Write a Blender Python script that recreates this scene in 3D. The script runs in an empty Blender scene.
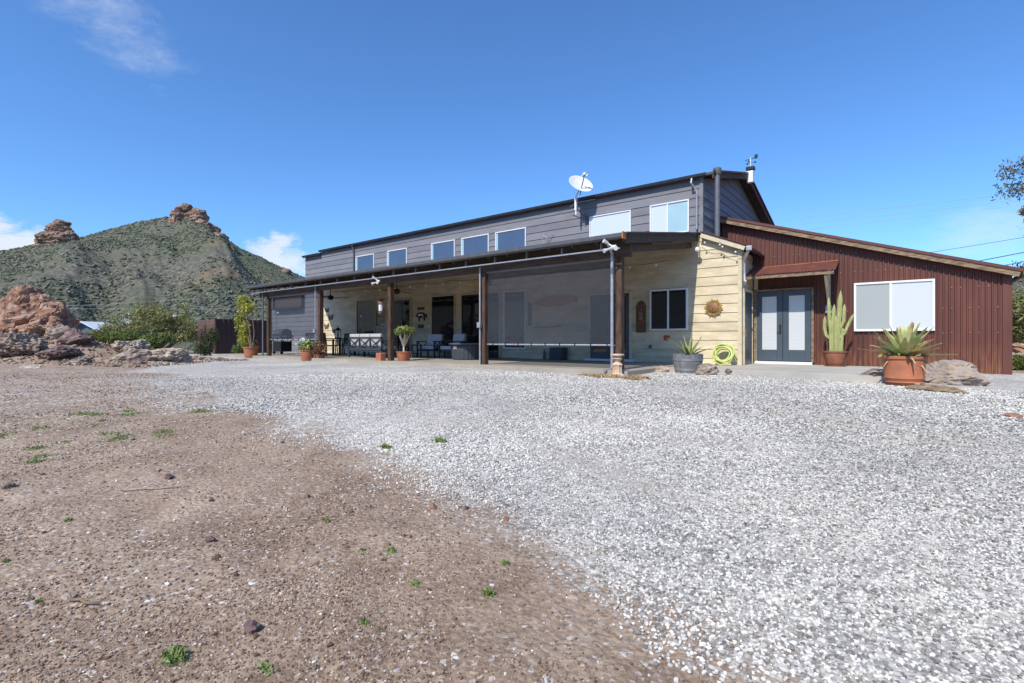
import bpy, bmesh, math, random
import numpy as np
from mathutils import Vector, Matrix, noise as mnoise
R=math.radians
random.seed(7); rng=np.random.default_rng(11)
scene=bpy.context.scene
COL=bpy.data.collections.new('place'); scene.collection.children.link(COL)

# ---------------------------------------------------------------- materials
def mat(name, base=(.5,.5,.5), rough=.7, metal=0, spec=.5, var=0, vscale=3, bump=0, bscale=20, base2=None, stretch=(1,1,1), ior=None, detail=4):
    m=bpy.data.materials.new(name); m.use_nodes=True; nt=m.node_tree; N=nt.nodes; L=nt.links
    p=N['Principled BSDF']; p.inputs['Base Color'].default_value=(*base,1)
    p.inputs['Roughness'].default_value=rough; p.inputs['Metallic'].default_value=metal
    p.inputs['Specular IOR Level'].default_value=spec
    if ior: p.inputs['IOR'].default_value=ior
    if var or base2 or bump:
        tc=N.new('ShaderNodeTexCoord'); mp=N.new('ShaderNodeMapping'); mp.inputs['Scale'].default_value=stretch
        L.new(tc.outputs['Object'],mp.inputs[0])
    if var or base2:
        n=N.new('ShaderNodeTexNoise'); n.inputs['Scale'].default_value=vscale; n.inputs['Detail'].default_value=detail; n.inputs['Roughness'].default_value=.65
        L.new(mp.outputs[0],n.inputs['Vector'])
        r=N.new('ShaderNodeValToRGB'); r.color_ramp.elements[0].position=.32; r.color_ramp.elements[1].position=.68
        b2=base2 if base2 else tuple(c*(1-var) for c in base)
        b1=base if base2 else tuple(min(1,c*(1+var)) for c in base)
        r.color_ramp.elements[0].color=(*b2,1); r.color_ramp.elements[1].color=(*b1,1)
        L.new(n.outputs['Fac'],r.inputs[0]); L.new(r.outputs[0],p.inputs['Base Color'])
    if bump:
        n2=N.new('ShaderNodeTexNoise'); n2.inputs['Scale'].default_value=bscale; n2.inputs['Detail'].default_value=6
        L.new(mp.outputs[0],n2.inputs['Vector'])
        b=N.new('ShaderNodeBump'); b.inputs['Strength'].default_value=bump; b.inputs['Distance'].default_value=.02
        L.new(n2.outputs['Fac'],b.inputs['Height']); L.new(b.outputs[0],p.inputs['Normal'])
    return m
def ramp_attr(name, attr, stops, rough=.8, const=False, transl=0, noise_mix=0, nscale=30):
    """material whose colour comes from a per-piece random number"""
    m=bpy.data.materials.new(name); m.use_nodes=True; nt=m.node_tree; N=nt.nodes; L=nt.links
    p=N['Principled BSDF']; p.inputs['Roughness'].default_value=rough; p.inputs['Specular IOR Level'].default_value=.3
    a=N.new('ShaderNodeAttribute'); a.attribute_name=attr
    r=N.new('ShaderNodeValToRGB'); els=r.color_ramp.elements
    if const: r.color_ramp.interpolation='CONSTANT'
    els[0].position=stops[0][0]; els[0].color=(*stops[0][1],1); els[1].position=stops[-1][0]; els[1].color=(*stops[-1][1],1)
    for q,c in stops[1:-1]:
        e=els.new(q); e.color=(*c,1)
    L.new(a.outputs['Fac'],r.inputs[0])
    out=r.outputs[0]
    if noise_mix:
        tc=N.new('ShaderNodeTexCoord'); n=N.new('ShaderNodeTexNoise'); n.inputs['Scale'].default_value=nscale; L.new(tc.outputs['Object'],n.inputs['Vector'])
        mr=N.new('ShaderNodeMapRange'); mr.inputs[1].default_value=.3; mr.inputs[2].default_value=.7; mr.inputs[3].default_value=1-noise_mix; mr.inputs[4].default_value=1+noise_mix
        L.new(n.outputs['Fac'],mr.inputs[0])
        mx=N.new('ShaderNodeVectorMath'); mx.operation='SCALE'; L.new(out,mx.inputs[0]); L.new(mr.outputs[0],mx.inputs['Scale']); out=mx.outputs[0]
    L.new(out,p.inputs['Base Color'])
    if transl:
        t=N.new('ShaderNodeBsdfTranslucent'); L.new(out,t.inputs[0]); ms=N.new('ShaderNodeMixShader'); ms.inputs[0].default_value=transl
        L.new(p.outputs[0],ms.inputs[1]); L.new(t.outputs[0],ms.inputs[2]); L.new(ms.outputs[0],N['Material Output'].inputs[0])
    return m
def siding_mat(name, base, base2, rough=.75):
    """painted lap boards: long blotches, water stains, fine wood grain"""
    m=mat(name,base,rough,base2=base2,vscale=1.1,stretch=(1,1,3.2),detail=7)
    nt=m.node_tree;N=nt.nodes;L=nt.links;p=N['Principled BSDF']
    src=p.inputs['Base Color'].links[0].from_socket
    tc=N.new('ShaderNodeTexCoord'); mp=N.new('ShaderNodeMapping'); mp.inputs['Scale'].default_value=(1.2,1.2,30); L.new(tc.outputs['Object'],mp.inputs[0])
    n=N.new('ShaderNodeTexNoise'); n.inputs['Scale'].default_value=2.5; n.inputs['Detail'].default_value=8; L.new(mp.outputs[0],n.inputs['Vector'])
    mr=N.new('ShaderNodeMapRange'); mr.inputs[1].default_value=.25; mr.inputs[2].default_value=.75; mr.inputs[3].default_value=.85; mr.inputs[4].default_value=1.12
    L.new(n.outputs['Fac'],mr.inputs[0])
    # one tone per board
    sx=N.new('ShaderNodeSeparateXYZ'); L.new(tc.outputs['Object'],sx.inputs[0])
    d=N.new('ShaderNodeMath'); d.operation='DIVIDE'; d.inputs[1].default_value=.26; L.new(sx.outputs['Z'],d.inputs[0])
    f=N.new('ShaderNodeMath'); f.operation='FLOOR'; L.new(d.outputs[0],f.inputs[0])
    w=N.new('ShaderNodeTexWhiteNoise'); w.noise_dimensions='1D'; L.new(f.outputs[0],w.inputs['W'])
    m2=N.new('ShaderNodeMapRange'); m2.inputs[3].default_value=.9; m2.inputs[4].default_value=1.08; L.new(w.outputs['Value'],m2.inputs[0])
    mm=N.new('ShaderNodeMath'); mm.operation='MULTIPLY'; L.new(mr.outputs[0],mm.inputs[0]); L.new(m2.outputs[0],mm.inputs[1])
    sc=N.new('ShaderNodeVectorMath'); sc.operation='SCALE'; L.new(src,sc.inputs[0]); L.new(mm.outputs[0],sc.inputs['Scale']); L.new(sc.outputs[0],p.inputs['Base Color'])
    b=N.new('ShaderNodeBump'); b.inputs['Strength'].default_value=.25; b.inputs['Distance'].default_value=.01; L.new(n.outputs['Fac'],b.inputs['Height']); L.new(b.outputs[0],p.inputs['Normal'])
    return m
M={}
M['yellow']=siding_mat('cream_siding_paint',(.76,.665,.47),(.50,.41,.275))
M['grey']=siding_mat('grey_siding_paint',(.215,.215,.24),(.165,.165,.19))
M['trim_cream']=mat('cream_trim',(.60,.52,.36),.7,var=.15,vscale=5)
M['trim_wood']=mat('weathered_trim_wood',(.36,.26,.16),.8,base2=(.10,.06,.04),vscale=5,stretch=(1.2,1,4),bump=.3)
M['post']=mat('brown_post_wood',(.125,.066,.038),.85,base2=(.030,.018,.013),vscale=3,stretch=(6,6,1),bump=.5,bscale=12)
M['beam']=mat('dark_beam_wood',(.12,.07,.045),.85,base2=(.045,.03,.022),vscale=2,stretch=(1,4,6),bump=.4)
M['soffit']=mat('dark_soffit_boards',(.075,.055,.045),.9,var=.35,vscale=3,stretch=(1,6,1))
M['rust_metal']=mat('red_brown_corrugated_steel',(.135,.043,.028),.55,base2=(.092,.030,.021),vscale=1.2,stretch=(2,2,.5),detail=6)
M['rust_roof']=mat('rusty_roof_steel',(.20,.065,.045),.65,base2=(.11,.035,.03),vscale=4,detail=7)
M['rust_edge']=mat('orange_rust_edge',(.42,.17,.06),.9,var=.3,vscale=9)
M['gut']=mat('dark_gutter_metal',(.045,.045,.055),.45,metal=.3,var=.2,vscale=4)
M['roofdark']=mat('dark_roof_sheet',(.06,.055,.06),.6,var=.25,vscale=2)
M['galv']=mat('galvanised_metal',(.40,.41,.43),.5,metal=.55,var=.15,vscale=8)
M['galvdark']=mat('dull_grey_pipe',(.15,.155,.17),.5,metal=.4,var=.15,vscale=6)
M['white']=mat('white_vinyl',(.78,.78,.79),.45,var=.04,vscale=5)
M['offwhite']=mat('off_white_plastic',(.68,.68,.66),.5,var=.06,vscale=6)
M['glass_dark']=mat('dark_window_glass',(.012,.014,.018),.03,spec=.5,ior=1.9,bump=.10,bscale=1.0)
M['glass_green']=mat('tinted_window_glass',(.025,.035,.038),.03,spec=.5,ior=2.3,bump=.10,bscale=1.0)
M['glass_purple']=mat('screened_upper_glass',(.045,.05,.085),.04,spec=.5,ior=2.2,var=.12,vscale=1.2,bump=.12,bscale=1.2)
M['glass_blue']=mat('blue_blind_glass',(.36,.52,.58),.08,ior=1.6,var=.06,vscale=2)
def sheet_tones(m):
    nt=m.node_tree;N=nt.nodes;L=nt.links;p=N['Principled BSDF']; src=p.inputs['Base Color'].links[0].from_socket
    tc=N.new('ShaderNodeTexCoord'); sx=N.new('ShaderNodeSeparateXYZ'); L.new(tc.outputs['Object'],sx.inputs[0])
    d=N.new('ShaderNodeMath'); d.operation='DIVIDE'; d.inputs[1].default_value=.864; L.new(sx.outputs['X'],d.inputs[0]); f=N.new('ShaderNodeMath'); f.operation='FLOOR'; L.new(d.outputs[0],f.inputs[0])
    w=N.new('ShaderNodeTexWhiteNoise'); w.noise_dimensions='1D'; L.new(f.outputs[0],w.inputs['W']); mr=N.new('ShaderNodeMapRange'); mr.inputs[3].default_value=.86; mr.inputs[4].default_value=1.12; L.new(w.outputs['Value'],mr.inputs[0])
    sc=N.new('ShaderNodeVectorMath'); sc.operation='SCALE'; L.new(src,sc.inputs[0]); L.new(mr.outputs[0],sc.inputs['Scale'])
    z=N.new('ShaderNodeMapRange'); z.inputs[1].default_value=.75; z.inputs[2].default_value=.02; L.new(sx.outputs['Z'],z.inputs[0])
    mp=N.new('ShaderNodeMapping'); mp.inputs['Scale'].default_value=(9,9,1.5); L.new(tc.outputs['Object'],mp.inputs[0]); n=N.new('ShaderNodeTexNoise'); n.inputs['Scale'].default_value=1.5; n.inputs['Detail'].default_value=6; L.new(mp.outputs[0],n.inputs['Vector'])
    r=N.new('ShaderNodeMapRange'); r.inputs[1].default_value=.40; r.inputs[2].default_value=.72; L.new(n.outputs['Fac'],r.inputs[0]); q=N.new('ShaderNodeMath'); q.operation='MULTIPLY'; L.new(z.outputs[0],q.inputs[0]); L.new(r.outputs[0],q.inputs[1])
    x=N.new('ShaderNodeMix'); x.data_type='RGBA'; L.new(q.outputs[0],x.inputs[0]); L.new(sc.outputs[0],x.inputs[6]); x.inputs[7].default_value=(.30,.13,.055,1); L.new(x.outputs[2],p.inputs['Base Color'])
M['red_wall']=mat('red_brown_wall_sheets',(.135,.043,.028),.55,base2=(.092,.030,.021),vscale=1.2,stretch=(3,3,.6),detail=7); sheet_tones(M['red_wall'])
def blind(name,c,c2,period):
    m=mat(name,c,.35,spec=.6); nt=m.node_tree;N=nt.nodes;L=nt.links;p=N['Principled BSDF']
    tc=N.new('ShaderNodeTexCoord'); w=N.new('ShaderNodeTexWave'); w.bands_direction='Z'; w.inputs['Scale'].default_value=.314/period; w.inputs['Distortion'].default_value=0
    L.new(tc.outputs['Object'],w.inputs['Vector']); r=N.new('ShaderNodeValToRGB'); r.color_ramp.elements[0].color=(*c2,1); r.color_ramp.elements[1].color=(*c,1); r.color_ramp.elements[1].position=.4
    L.new(w.outputs['Fac'],r.inputs[0]); L.new(r.outputs[0],p.inputs['Base Color'])
    n=N.new('ShaderNodeTexNoise'); n.inputs['Scale'].default_value=1.3
    L.new(tc.outputs['Object'],n.inputs['Vector']); b=N.new('ShaderNodeBump'); b.inputs['Strength'].default_value=.1; L.new(n.outputs['Fac'],b.inputs['Height']); L.new(b.outputs[0],p.inputs['Normal'])
    p.inputs['Coat Weight'].default_value=1; p.inputs['Coat Roughness'].default_value=.02; p.inputs['Coat IOR'].default_value=2.1
    return m
M['blind']=blind('white_blind_behind_glass',(.66,.69,.70),(.54,.57,.60),.04)
M['blind_grey']=blind('grey_blind_behind_screen',(.42,.45,.45),(.38,.41,.41),.03)
M['blind_bright']=blind('bright_white_blind',(.66,.70,.72),(.62,.66,.69),.03)
M['door_blue']=mat('slate_blue_door_paint',(.062,.086,.110),.4,var=.08,vscale=3)
M['black']=mat('black_metal',(.018,.018,.020),.45,metal=.2)
M['blackplastic']=mat('black_plastic',(.025,.025,.028),.5)
M['cushion']=mat('grey_cushion_cloth',(.50,.49,.49),.95,var=.08,vscale=12,bump=.2,bscale=60)
M['darkcush']=mat('dark_grey_wicker',(.07,.07,.075),.85,var=.2,vscale=30)
M['wicker']=mat('blue_grey_resin',(.045,.055,.07),.6,var=.15,vscale=20)
M['terra']=mat('terracotta',(.47,.165,.075),.85,base2=(.30,.115,.065),vscale=3.5,bump=.25,detail=9)
M['terra_dark']=mat('aged_terracotta',(.34,.13,.07),.85,base2=(.22,.09,.055),vscale=6,bump=.2)
M['soil']=mat('potting_soil',(.05,.035,.025),.95,var=.3,vscale=20,bump=.5,bscale=60)
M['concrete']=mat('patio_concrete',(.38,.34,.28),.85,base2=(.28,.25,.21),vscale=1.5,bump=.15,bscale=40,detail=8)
M['concrete2']=mat('pale_concrete_pad',(.48,.45,.40),.85,base2=(.36,.34,.30),vscale=1.2,bump=.15,bscale=40,detail=8)
M['barrel']=mat('grey_barrel_wood',(.26,.255,.26),.85,base2=(.12,.12,.13),vscale=3,stretch=(5,5,1),bump=.4)
M['hoop']=mat('barrel_hoop_steel',(.33,.34,.36),.5,metal=.5,var=.2,vscale=8)
M['hose']=mat('lime_hose_rubber',(.55,.62,.20),.5,var=.12,vscale=10)
M['gold']=mat('golden_fan_wood',(.50,.29,.06),.5,var=.2,vscale=6)
M['urn']=mat('rusty_white_urn',(.72,.64,.52),.8,base2=(.50,.25,.10),vscale=7,bump=.3)
M['sun']=mat('aged_brass_sun',(.42,.27,.04),.6,base2=(.20,.12,.04),vscale=9)
M['sunface']=mat('bronze_sun_face',(.25,.13,.06),.6,var=.25,vscale=10,bump=.3)
M['plaque']=mat('old_carved_wood',(.20,.11,.06),.8,base2=(.09,.05,.03),vscale=7,bump=.3)
M['plank']=mat('honey_plank_wood',(.62,.33,.11),.7,base2=(.36,.18,.06),vscale=4,stretch=(1,1,8),bump=.2)
M['red']=mat('faded_red_paint',(.42,.08,.05),.7,var=.2,vscale=9)
M['container']=mat('maroon_container_steel',(.050,.026,.030),.7,base2=(.030,.017,.02),vscale=2)
M['containerL']=mat('pale_container_end',(.17,.10,.09),.8,base2=(.09,.05,.045),vscale=2.5)  # paler maroon, used only on the left end panel
M['bluepanel']=mat('cool_blue_metal',(.10,.13,.18),.6,var=.1)
M['roofwhite']=mat('pale_metal_roof',(.66,.70,.74),.5,var=.06)
M['wire']=mat('cable_grey',(.10,.10,.11),.6)
M['wirelight']=mat('pale_cable',(.45,.50,.58),.6)
M['bulb']=mat('frosted_bulb_glass',(.7,.7,.68),.2)
M['bark']=mat('pale_bark',(.25,.20,.15),.9,base2=(.12,.09,.07),vscale=6,bump=.5)
M['cactus']=mat('cactus_skin',(.45,.45,.20),.6,base2=(.28,.33,.12),vscale=5,stretch=(4,4,1))
def rockmat(name,c1,c2,c3,scale=1.6,bump=.8):
    m=mat(name,c1,.95,base2=c2,vscale=scale,detail=10,bump=bump,bscale=scale*5)
    nt=m.node_tree;N=nt.nodes;L=nt.links;p=N['Principled BSDF']; src=p.inputs['Base Color'].links[0].from_socket
    tc=N.new('ShaderNodeTexCoord'); n=N.new('ShaderNodeTexNoise'); n.inputs['Scale'].default_value=scale*3.1; n.inputs['Detail'].default_value=8; n.inputs['Distortion'].default_value=.6
    L.new(tc.outputs['Object'],n.inputs['Vector'])
    r=N.new('ShaderNodeValToRGB'); r.color_ramp.elements[0].position=.50; r.color_ramp.elements[1].position=.64; L.new(n.outputs['Fac'],r.inputs[0])
    mx=N.new('ShaderNodeMix'); mx.data_type='RGBA'; L.new(r.outputs[0],mx.inputs[0]); L.new(src,mx.inputs[6]); mx.inputs[7].default_value=(*c3,1); L.new(mx.outputs[2],p.inputs['Base Color'])
    [n for n in N if n.type=='BUMP'][0].inputs['Distance'].default_value=.12/scale
    return m
M['rock_red']=rockmat('rust_red_rock',(.36,.19,.12),(.20,.105,.075),(.44,.31,.22))
M['rock_grey']=rockmat('grey_rock',(.33,.255,.20),(.18,.13,.10),(.42,.34,.27),2.2)
M['rock_purple']=rockmat('purple_brown_rock',(.19,.12,.11),(.10,.065,.065),(.28,.20,.17),2.5)
M['rock_tan']=rockmat('tan_rock',(.42,.34,.26),(.28,.21,.16),(.50,.43,.35),2.5)
M['boulder']=rockmat('smooth_pale_boulder',(.36,.30,.26),(.29,.24,.205),(.40,.31,.22),1.6,.5)
M['peak']=rockmat('red_peak_rock',(.30,.18,.125),(.17,.11,.085),(.38,.26,.18),.12,1.0)

# screen mesh cloth: woven, about half open
def screen_mat():
    m=bpy.data.materials.new('woven_sun_screen'); m.use_nodes=True; nt=m.node_tree;N=nt.nodes;L=nt.links;p=N['Principled BSDF']
    p.inputs['Base Color'].default_value=(.036,.043,.060,1); p.inputs['Roughness'].default_value=.8
    tc=N.new('ShaderNodeTexCoord'); n=N.new('ShaderNodeTexNoise'); n.inputs['Scale'].default_value=1.5; n.inputs['Detail'].default_value=5; L.new(tc.outputs['Object'],n.inputs['Vector'])
    mr=N.new('ShaderNodeMapRange'); mr.inputs[3].default_value=.50; mr.inputs[4].default_value=.60; L.new(n.outputs['Fac'],mr.inputs[0])
    t=N.new('ShaderNodeBsdfTransparent'); ms=N.new('ShaderNodeMixShader'); L.new(mr.outputs[0],ms.inputs[0]); L.new(t.outputs[0],ms.inputs[1]); L.new(p.outputs[0],ms.inputs[2])
    L.new(ms.outputs[0],N['Material Output'].inputs[0]); return m
M['screen']=screen_mat()

# ---------------------------------------------------------------- object helpers
ORG={}
def tag(o,label=None,cat=None,group=None,kind=None):
    if label: o['label']=label
    if cat: o['category']=cat
    if group: o['group']=group
    if kind: o['kind']=kind
    return o
def empty(name,label,cat,loc=(0,0,0),rz=0,group=None):
    o=bpy.data.objects.new(name,None); COL.objects.link(o); o.location=loc; o.rotation_euler=(0,0,rz); o.empty_display_size=.2
    ORG[o.name]=Vector(loc); return tag(o,label,cat,group)
def copy_tree(o,parent=None):
    c=o.copy(); COL.objects.link(c)
    if parent is not None: c.parent=parent
    for ch in list(o.children): copy_tree(ch,c)
    return c
class MB:
    def __init__(s,xf=None): s.v=[]; s.f=[]; s.xf=xf
    def add(s,vs,fs):
        b=len(s.v)
        for q in vs:
            q=Vector(q)
            if s.xf is not None: q=s.xf@q
            s.v.append(tuple(q))
        s.f+= [tuple(i+b for i in f) for f in fs]; return s
    def box(s,x0,x1,y0,y1,z0,z1):
        return s.add([(x0,y0,z0),(x1,y0,z0),(x1,y1,z0),(x0,y1,z0),(x0,y0,z1),(x1,y0,z1),(x1,y1,z1),(x0,y1,z1)],
          [(0,3,2,1),(4,5,6,7),(0,1,5,4),(1,2,6,5),(2,3,7,6),(3,0,4,7)])
    def cbox(s,c,size,rot=None):
        hx,hy,hz=[a/2 for a in size]; vs=[Vector((x,y,z)) for z in(-hz,hz) for (x,y) in((-hx,-hy),(hx,-hy),(hx,hy),(-hx,hy))]
        if rot is not None: vs=[rot@q for q in vs]
        return s.add([q+Vector(c) for q in vs],[(0,3,2,1),(4,5,6,7),(0,1,5,4),(1,2,6,5),(2,3,7,6),(3,0,4,7)])
    def bar(s,a,b,w,h):
        """rectangular bar from a to b, w wide (horizontal) and h high"""
        a=Vector(a);b=Vector(b);d=(b-a).normalized(); up=Vector((0,0,1))
        if abs(d.z)>.98: up=Vector((0,1,0))
        sx=d.cross(up).normalized(); u=sx.cross(d).normalized(); sx*=w/2;u*=h/2
        return s.add([a-sx-u,a+sx-u,a+sx+u,a-sx+u,b-sx-u,b+sx-u,b+sx+u,b-sx+u],[(0,1,2,3),(7,6,5,4),(0,4,5,1),(1,5,6,2),(2,6,7,3),(3,7,4,0)])
    def tube(s,pts,r,n=8,cap=True):
        pts=[Vector(p) for p in pts]; rs=r if isinstance(r,(list,tuple)) else [r]*len(pts); vs=[];fs=[]
        prev=None
        for i,p in enumerate(pts):
            d=(pts[min(i+1,len(pts)-1)]-pts[max(i-1,0)]).normalized()
            if prev is None:
                up=Vector((0,0,1)) if abs(d.z)<.9 else Vector((1,0,0)); x=d.cross(up).normalized()
            else: x=(prev-d*prev.dot(d)).normalized()
            prev=x; y=d.cross(x)
            for k in range(n):
                a=2*math.pi*k/n; vs.append(p+(x*math.cos(a)+y*math.sin(a))*rs[i])
        for i in range(len(pts)-1):
            for k in range(n):
                k2=(k+1)%n; fs.append((i*n+k,i*n+k2,(i+1)*n+k2,(i+1)*n+k))
        if cap: fs.append(tuple(range(n-1,-1,-1))); fs.append(tuple(range((len(pts)-1)*n,len(pts)*n)))
        return s.add(vs,fs)
    def lathe(s,prof,c=(0,0,0),n=24,rib=0,nrib=0):
        vs=[];fs=[];c=Vector(c)
        for (r,z) in prof:
            for k in range(n):
                a=2*math.pi*k/n; rr=r*(1+rib*math.cos(nrib*a)); vs.append(c+Vector((rr*math.cos(a),rr*math.sin(a),z)))
        for i in range(len(prof)-1):
            for k in range(n):
                k2=(k+1)%n; fs.append((i*n+k,i*n+k2,(i+1)*n+k2,(i+1)*n+k))
        fs.append(tuple(range(n-1,-1,-1))); fs.append(tuple(range((len(prof)-1)*n,len(prof)*n)))
        return s.add(vs,fs)
    def prism(s,poly,y0,y1,axis='y'):
        n=len(poly)
        def P(a,b,c): return (a,c,b) if axis=='y' else ((c,a,b) if axis=='x' else (a,b,c))
        vs=[P(a,b,y0) for a,b in poly]+[P(a,b,y1) for a,b in poly]
        fs=[tuple(range(n)),tuple(range(2*n-1,n-1,-1))]+[(i,i+n,(i+1)%n+n,(i+1)%n) for i in range(n)]
        return s.add(vs,fs)
    def ball(s,c,r,sub=2,sc=(1,1,1)):
        bm=bmesh.new(); bmesh.ops.create_icosphere(bm,subdivisions=sub,radius=r)
        s.add([Vector((v.co.x*sc[0],v.co.y*sc[1],v.co.z*sc[2]))+Vector(c) for v in bm.verts],[tuple(v.index for v in f.verts) for f in bm.faces]); bm.free(); return s
    def build(s,name,material,parent=None,local=False,smooth=False,bevel=0,**tg):
        me=bpy.data.meshes.new(name)
        off=Vector((0,0,0))
        if parent is not None and not local: off=ORG.get(parent.name,Vector((0,0,0)))
        base=off
        origin=Vector((0,0,0))
        if parent is None and not local:                     # top-level single mesh: origin at its base centre
            xs=[v[0] for v in s.v];ys=[v[1] for v in s.v];zs=[v[2] for v in s.v]
            origin=Vector(((min(xs)+max(xs))/2,(min(ys)+max(ys))/2,min(zs))); base=origin
        me.from_pydata([(v[0]-base.x,v[1]-base.y,v[2]-base.z) for v in s.v],[],s.f); 
        bm=bmesh.new(); bm.from_mesh(me); bmesh.ops.recalc_face_normals(bm,faces=bm.faces)
        if bevel: bmesh.ops.bevel(bm,geom=[e for e in bm.edges if e.calc_length()>bevel*3],offset=bevel,segments=2,affect='EDGES',profile=.6)
        bm.to_mesh(me); bm.free()
        if smooth: me.shade_smooth(); me.set_sharp_from_angle(angle=R(40))
        me.materials.append(M[material] if isinstance(material,str) else material)
        o=bpy.data.objects.new(name,me); COL.objects.link(o)
        if parent is not None: o.parent=parent; ORG[o.name]=off
        else: o.location=origin; ORG[o.name]=origin
        return tag(o,**tg)
def np_mesh(name,V,F,material,attr=None,attrs=None,smooth=False):
    """fast mesh from numpy arrays; F is (n,k)"""
    me=bpy.data.meshes.new(name); V=np.asarray(V,dtype=np.float32); F=np.asarray(F,dtype=np.int32)
    me.vertices.add(len(V)); me.vertices.foreach_set('co',V.ravel())
    k=F.shape[1]; me.loops.add(F.size); me.loops.foreach_set('vertex_index',F.ravel())
    me.polygons.add(len(F)); me.polygons.foreach_set('loop_start',np.arange(0,F.size,k,dtype=np.int32))
    try: me.polygons.foreach_set('loop_total',np.full(len(F),k,dtype=np.int32))
    except Exception: pass
    me.update(calc_edges=True)
    for an,av in (attrs or {}).items():
        a=me.attributes.new(an,'FLOAT','POINT'); a.data.foreach_set('value',np.asarray(av,dtype=np.float32))
    me.polygons.foreach_set('use_smooth',np.full(len(F),bool(smooth)))
    me.materials.append(M[material] if isinstance(material,str) else material)
    o=bpy.data.objects.new(name,me); COL.objects.link(o); return o

# ---------------------------------------------------------------- numpy noise + ground shape
def _h(ix,iy,seed):
    n=(ix.astype(np.int64)*374761393+iy.astype(np.int64)*668265263+seed*1442695041)&0x7fffffff
    n=((n^(n>>13))*1274126177)&0x7fffffff; n=(n^(n>>16))&0xffff
    return n/65535.
def vn(x,y,seed=0):
    ix=np.floor(x);iy=np.floor(y);fx=x-ix;fy=y-iy; fx=fx*fx*fx*(fx*(fx*6-15)+10);fy=fy*fy*fy*(fy*(fy*6-15)+10)
    return (_h(ix,iy,seed)*(1-fx)+_h(ix+1,iy,seed)*fx)*(1-fy)+(_h(ix,iy+1,seed)*(1-fx)+_h(ix+1,iy+1,seed)*fx)*fy
def fbm(x,y,seed=0,o=4):
    s=0;a=.5;t=0
    for i in range(o): s=s+a*vn(x*2**i,y*2**i,seed+i*17); t+=a; a*=.5
    return s/t-.5
def sm(t): t=np.clip(t,0,1); return t*t*(3-2*t)
def cam2w(rt,fw): return rt*.787-fw*.617, rt*.617+fw*.787
def w2cam(x,y): return x*.787+y*.617, -x*.617+y*.787
EDGE=[(3.0,-.6),(1.2,.9),(-.01,1.56),(-.35,1.67),(-.54,1.7),(-.79,1.79),(-1.0,1.86),(-1.27,1.98),(-1.73,2.1),(-2.33,2.32),(-3.23,2.64),(-4.69,3.04),(-6.74,3.3),(-8.41,3.26),(-11.68,3.78),(-15.75,4.74),(-22,6.5),(-30,6.0),(-45,5.0)]
def gravel_mask(x,y):
    """signed metres into the gravelled drive"""
    d=np.full(x.shape,1e9); side=np.ones(x.shape)
    P=np.array(EDGE)
    for (ax,ay),(bx,by) in zip(P[:-1],P[1:]):
        vx,vy=bx-ax,by-ay; t=np.clip(((x-ax)*vx+(y-ay)*vy)/(vx*vx+vy*vy),0,1)
        dx=x-(ax+t*vx);dy=y-(ay+t*vy);dd=np.hypot(dx,dy); cr=vx*dy-vy*dx
        m=dd<d-1e-9; side=np.where(m,np.sign(-cr),side); d=np.where(m,dd,d)
    s=d*side
    q_=np.clip(np.hypot(x,y)-1.8,0,8); s=s+.05*q_+.34*q_*fbm(x*.8,y*.8,200,5)*np.exp(-(s/2.5)**2)
    # far limits: the drive ends beyond the container and right of the red wing
    s=np.minimum(s, 14-(y-2)+0*x) if False else s
    s=np.where(x>3.5,np.minimum(s,(5.8-x)*.6+0*y+.0*(y)),s)
    s=np.where(y>16.0,np.minimum(s,17.0-y),s)
    return s
def track(x,y):
    g=gravel_mask(x,y)+.5*fbm(x*.35,y*.35,120,3); m=np.exp(-((g-1.35)/.24)**2)+np.exp(-((g-2.95)/.24)**2)+.8*np.exp(-((g-5.1)/.5)**2)
    return np.clip(m*sm((fbm(x*.5,y*.5,121,4)+.22)/.3),0,1)
def gz(x,y):
    rt,fw=w2cam(x,y); r=np.hypot(x,y)
    z=-.37*(1-sm((fw+2)/15))
    z=z+.03*fbm(x*.5,y*.5,3)*sm(r/2)
    g=gravel_mask(x,y)
    z=z+np.where(g<0,.040*fbm(x*3,y*3,5,4)+.010*fbm(x*9,y*9,9,2),.022*fbm(x*2,y*2,6)+.007*fbm(x*9,y*9,12,2))*np.exp(-r/18)
    z=z+.02*np.exp(-(g/.12)**2)*0
    # earth mound left of the drive
    b=sm((-9.3-rt)/5.0)*np.exp(-((fw-16.4)/2.2)**2)
    z=z+b*(.80+.5*fbm(x*.8,y*.8,21)+.25*fbm(x*3,y*3,22))
    # gentle fall of the land far away
    z=z-sm((r-40)/80)*1.5
    return z

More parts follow.
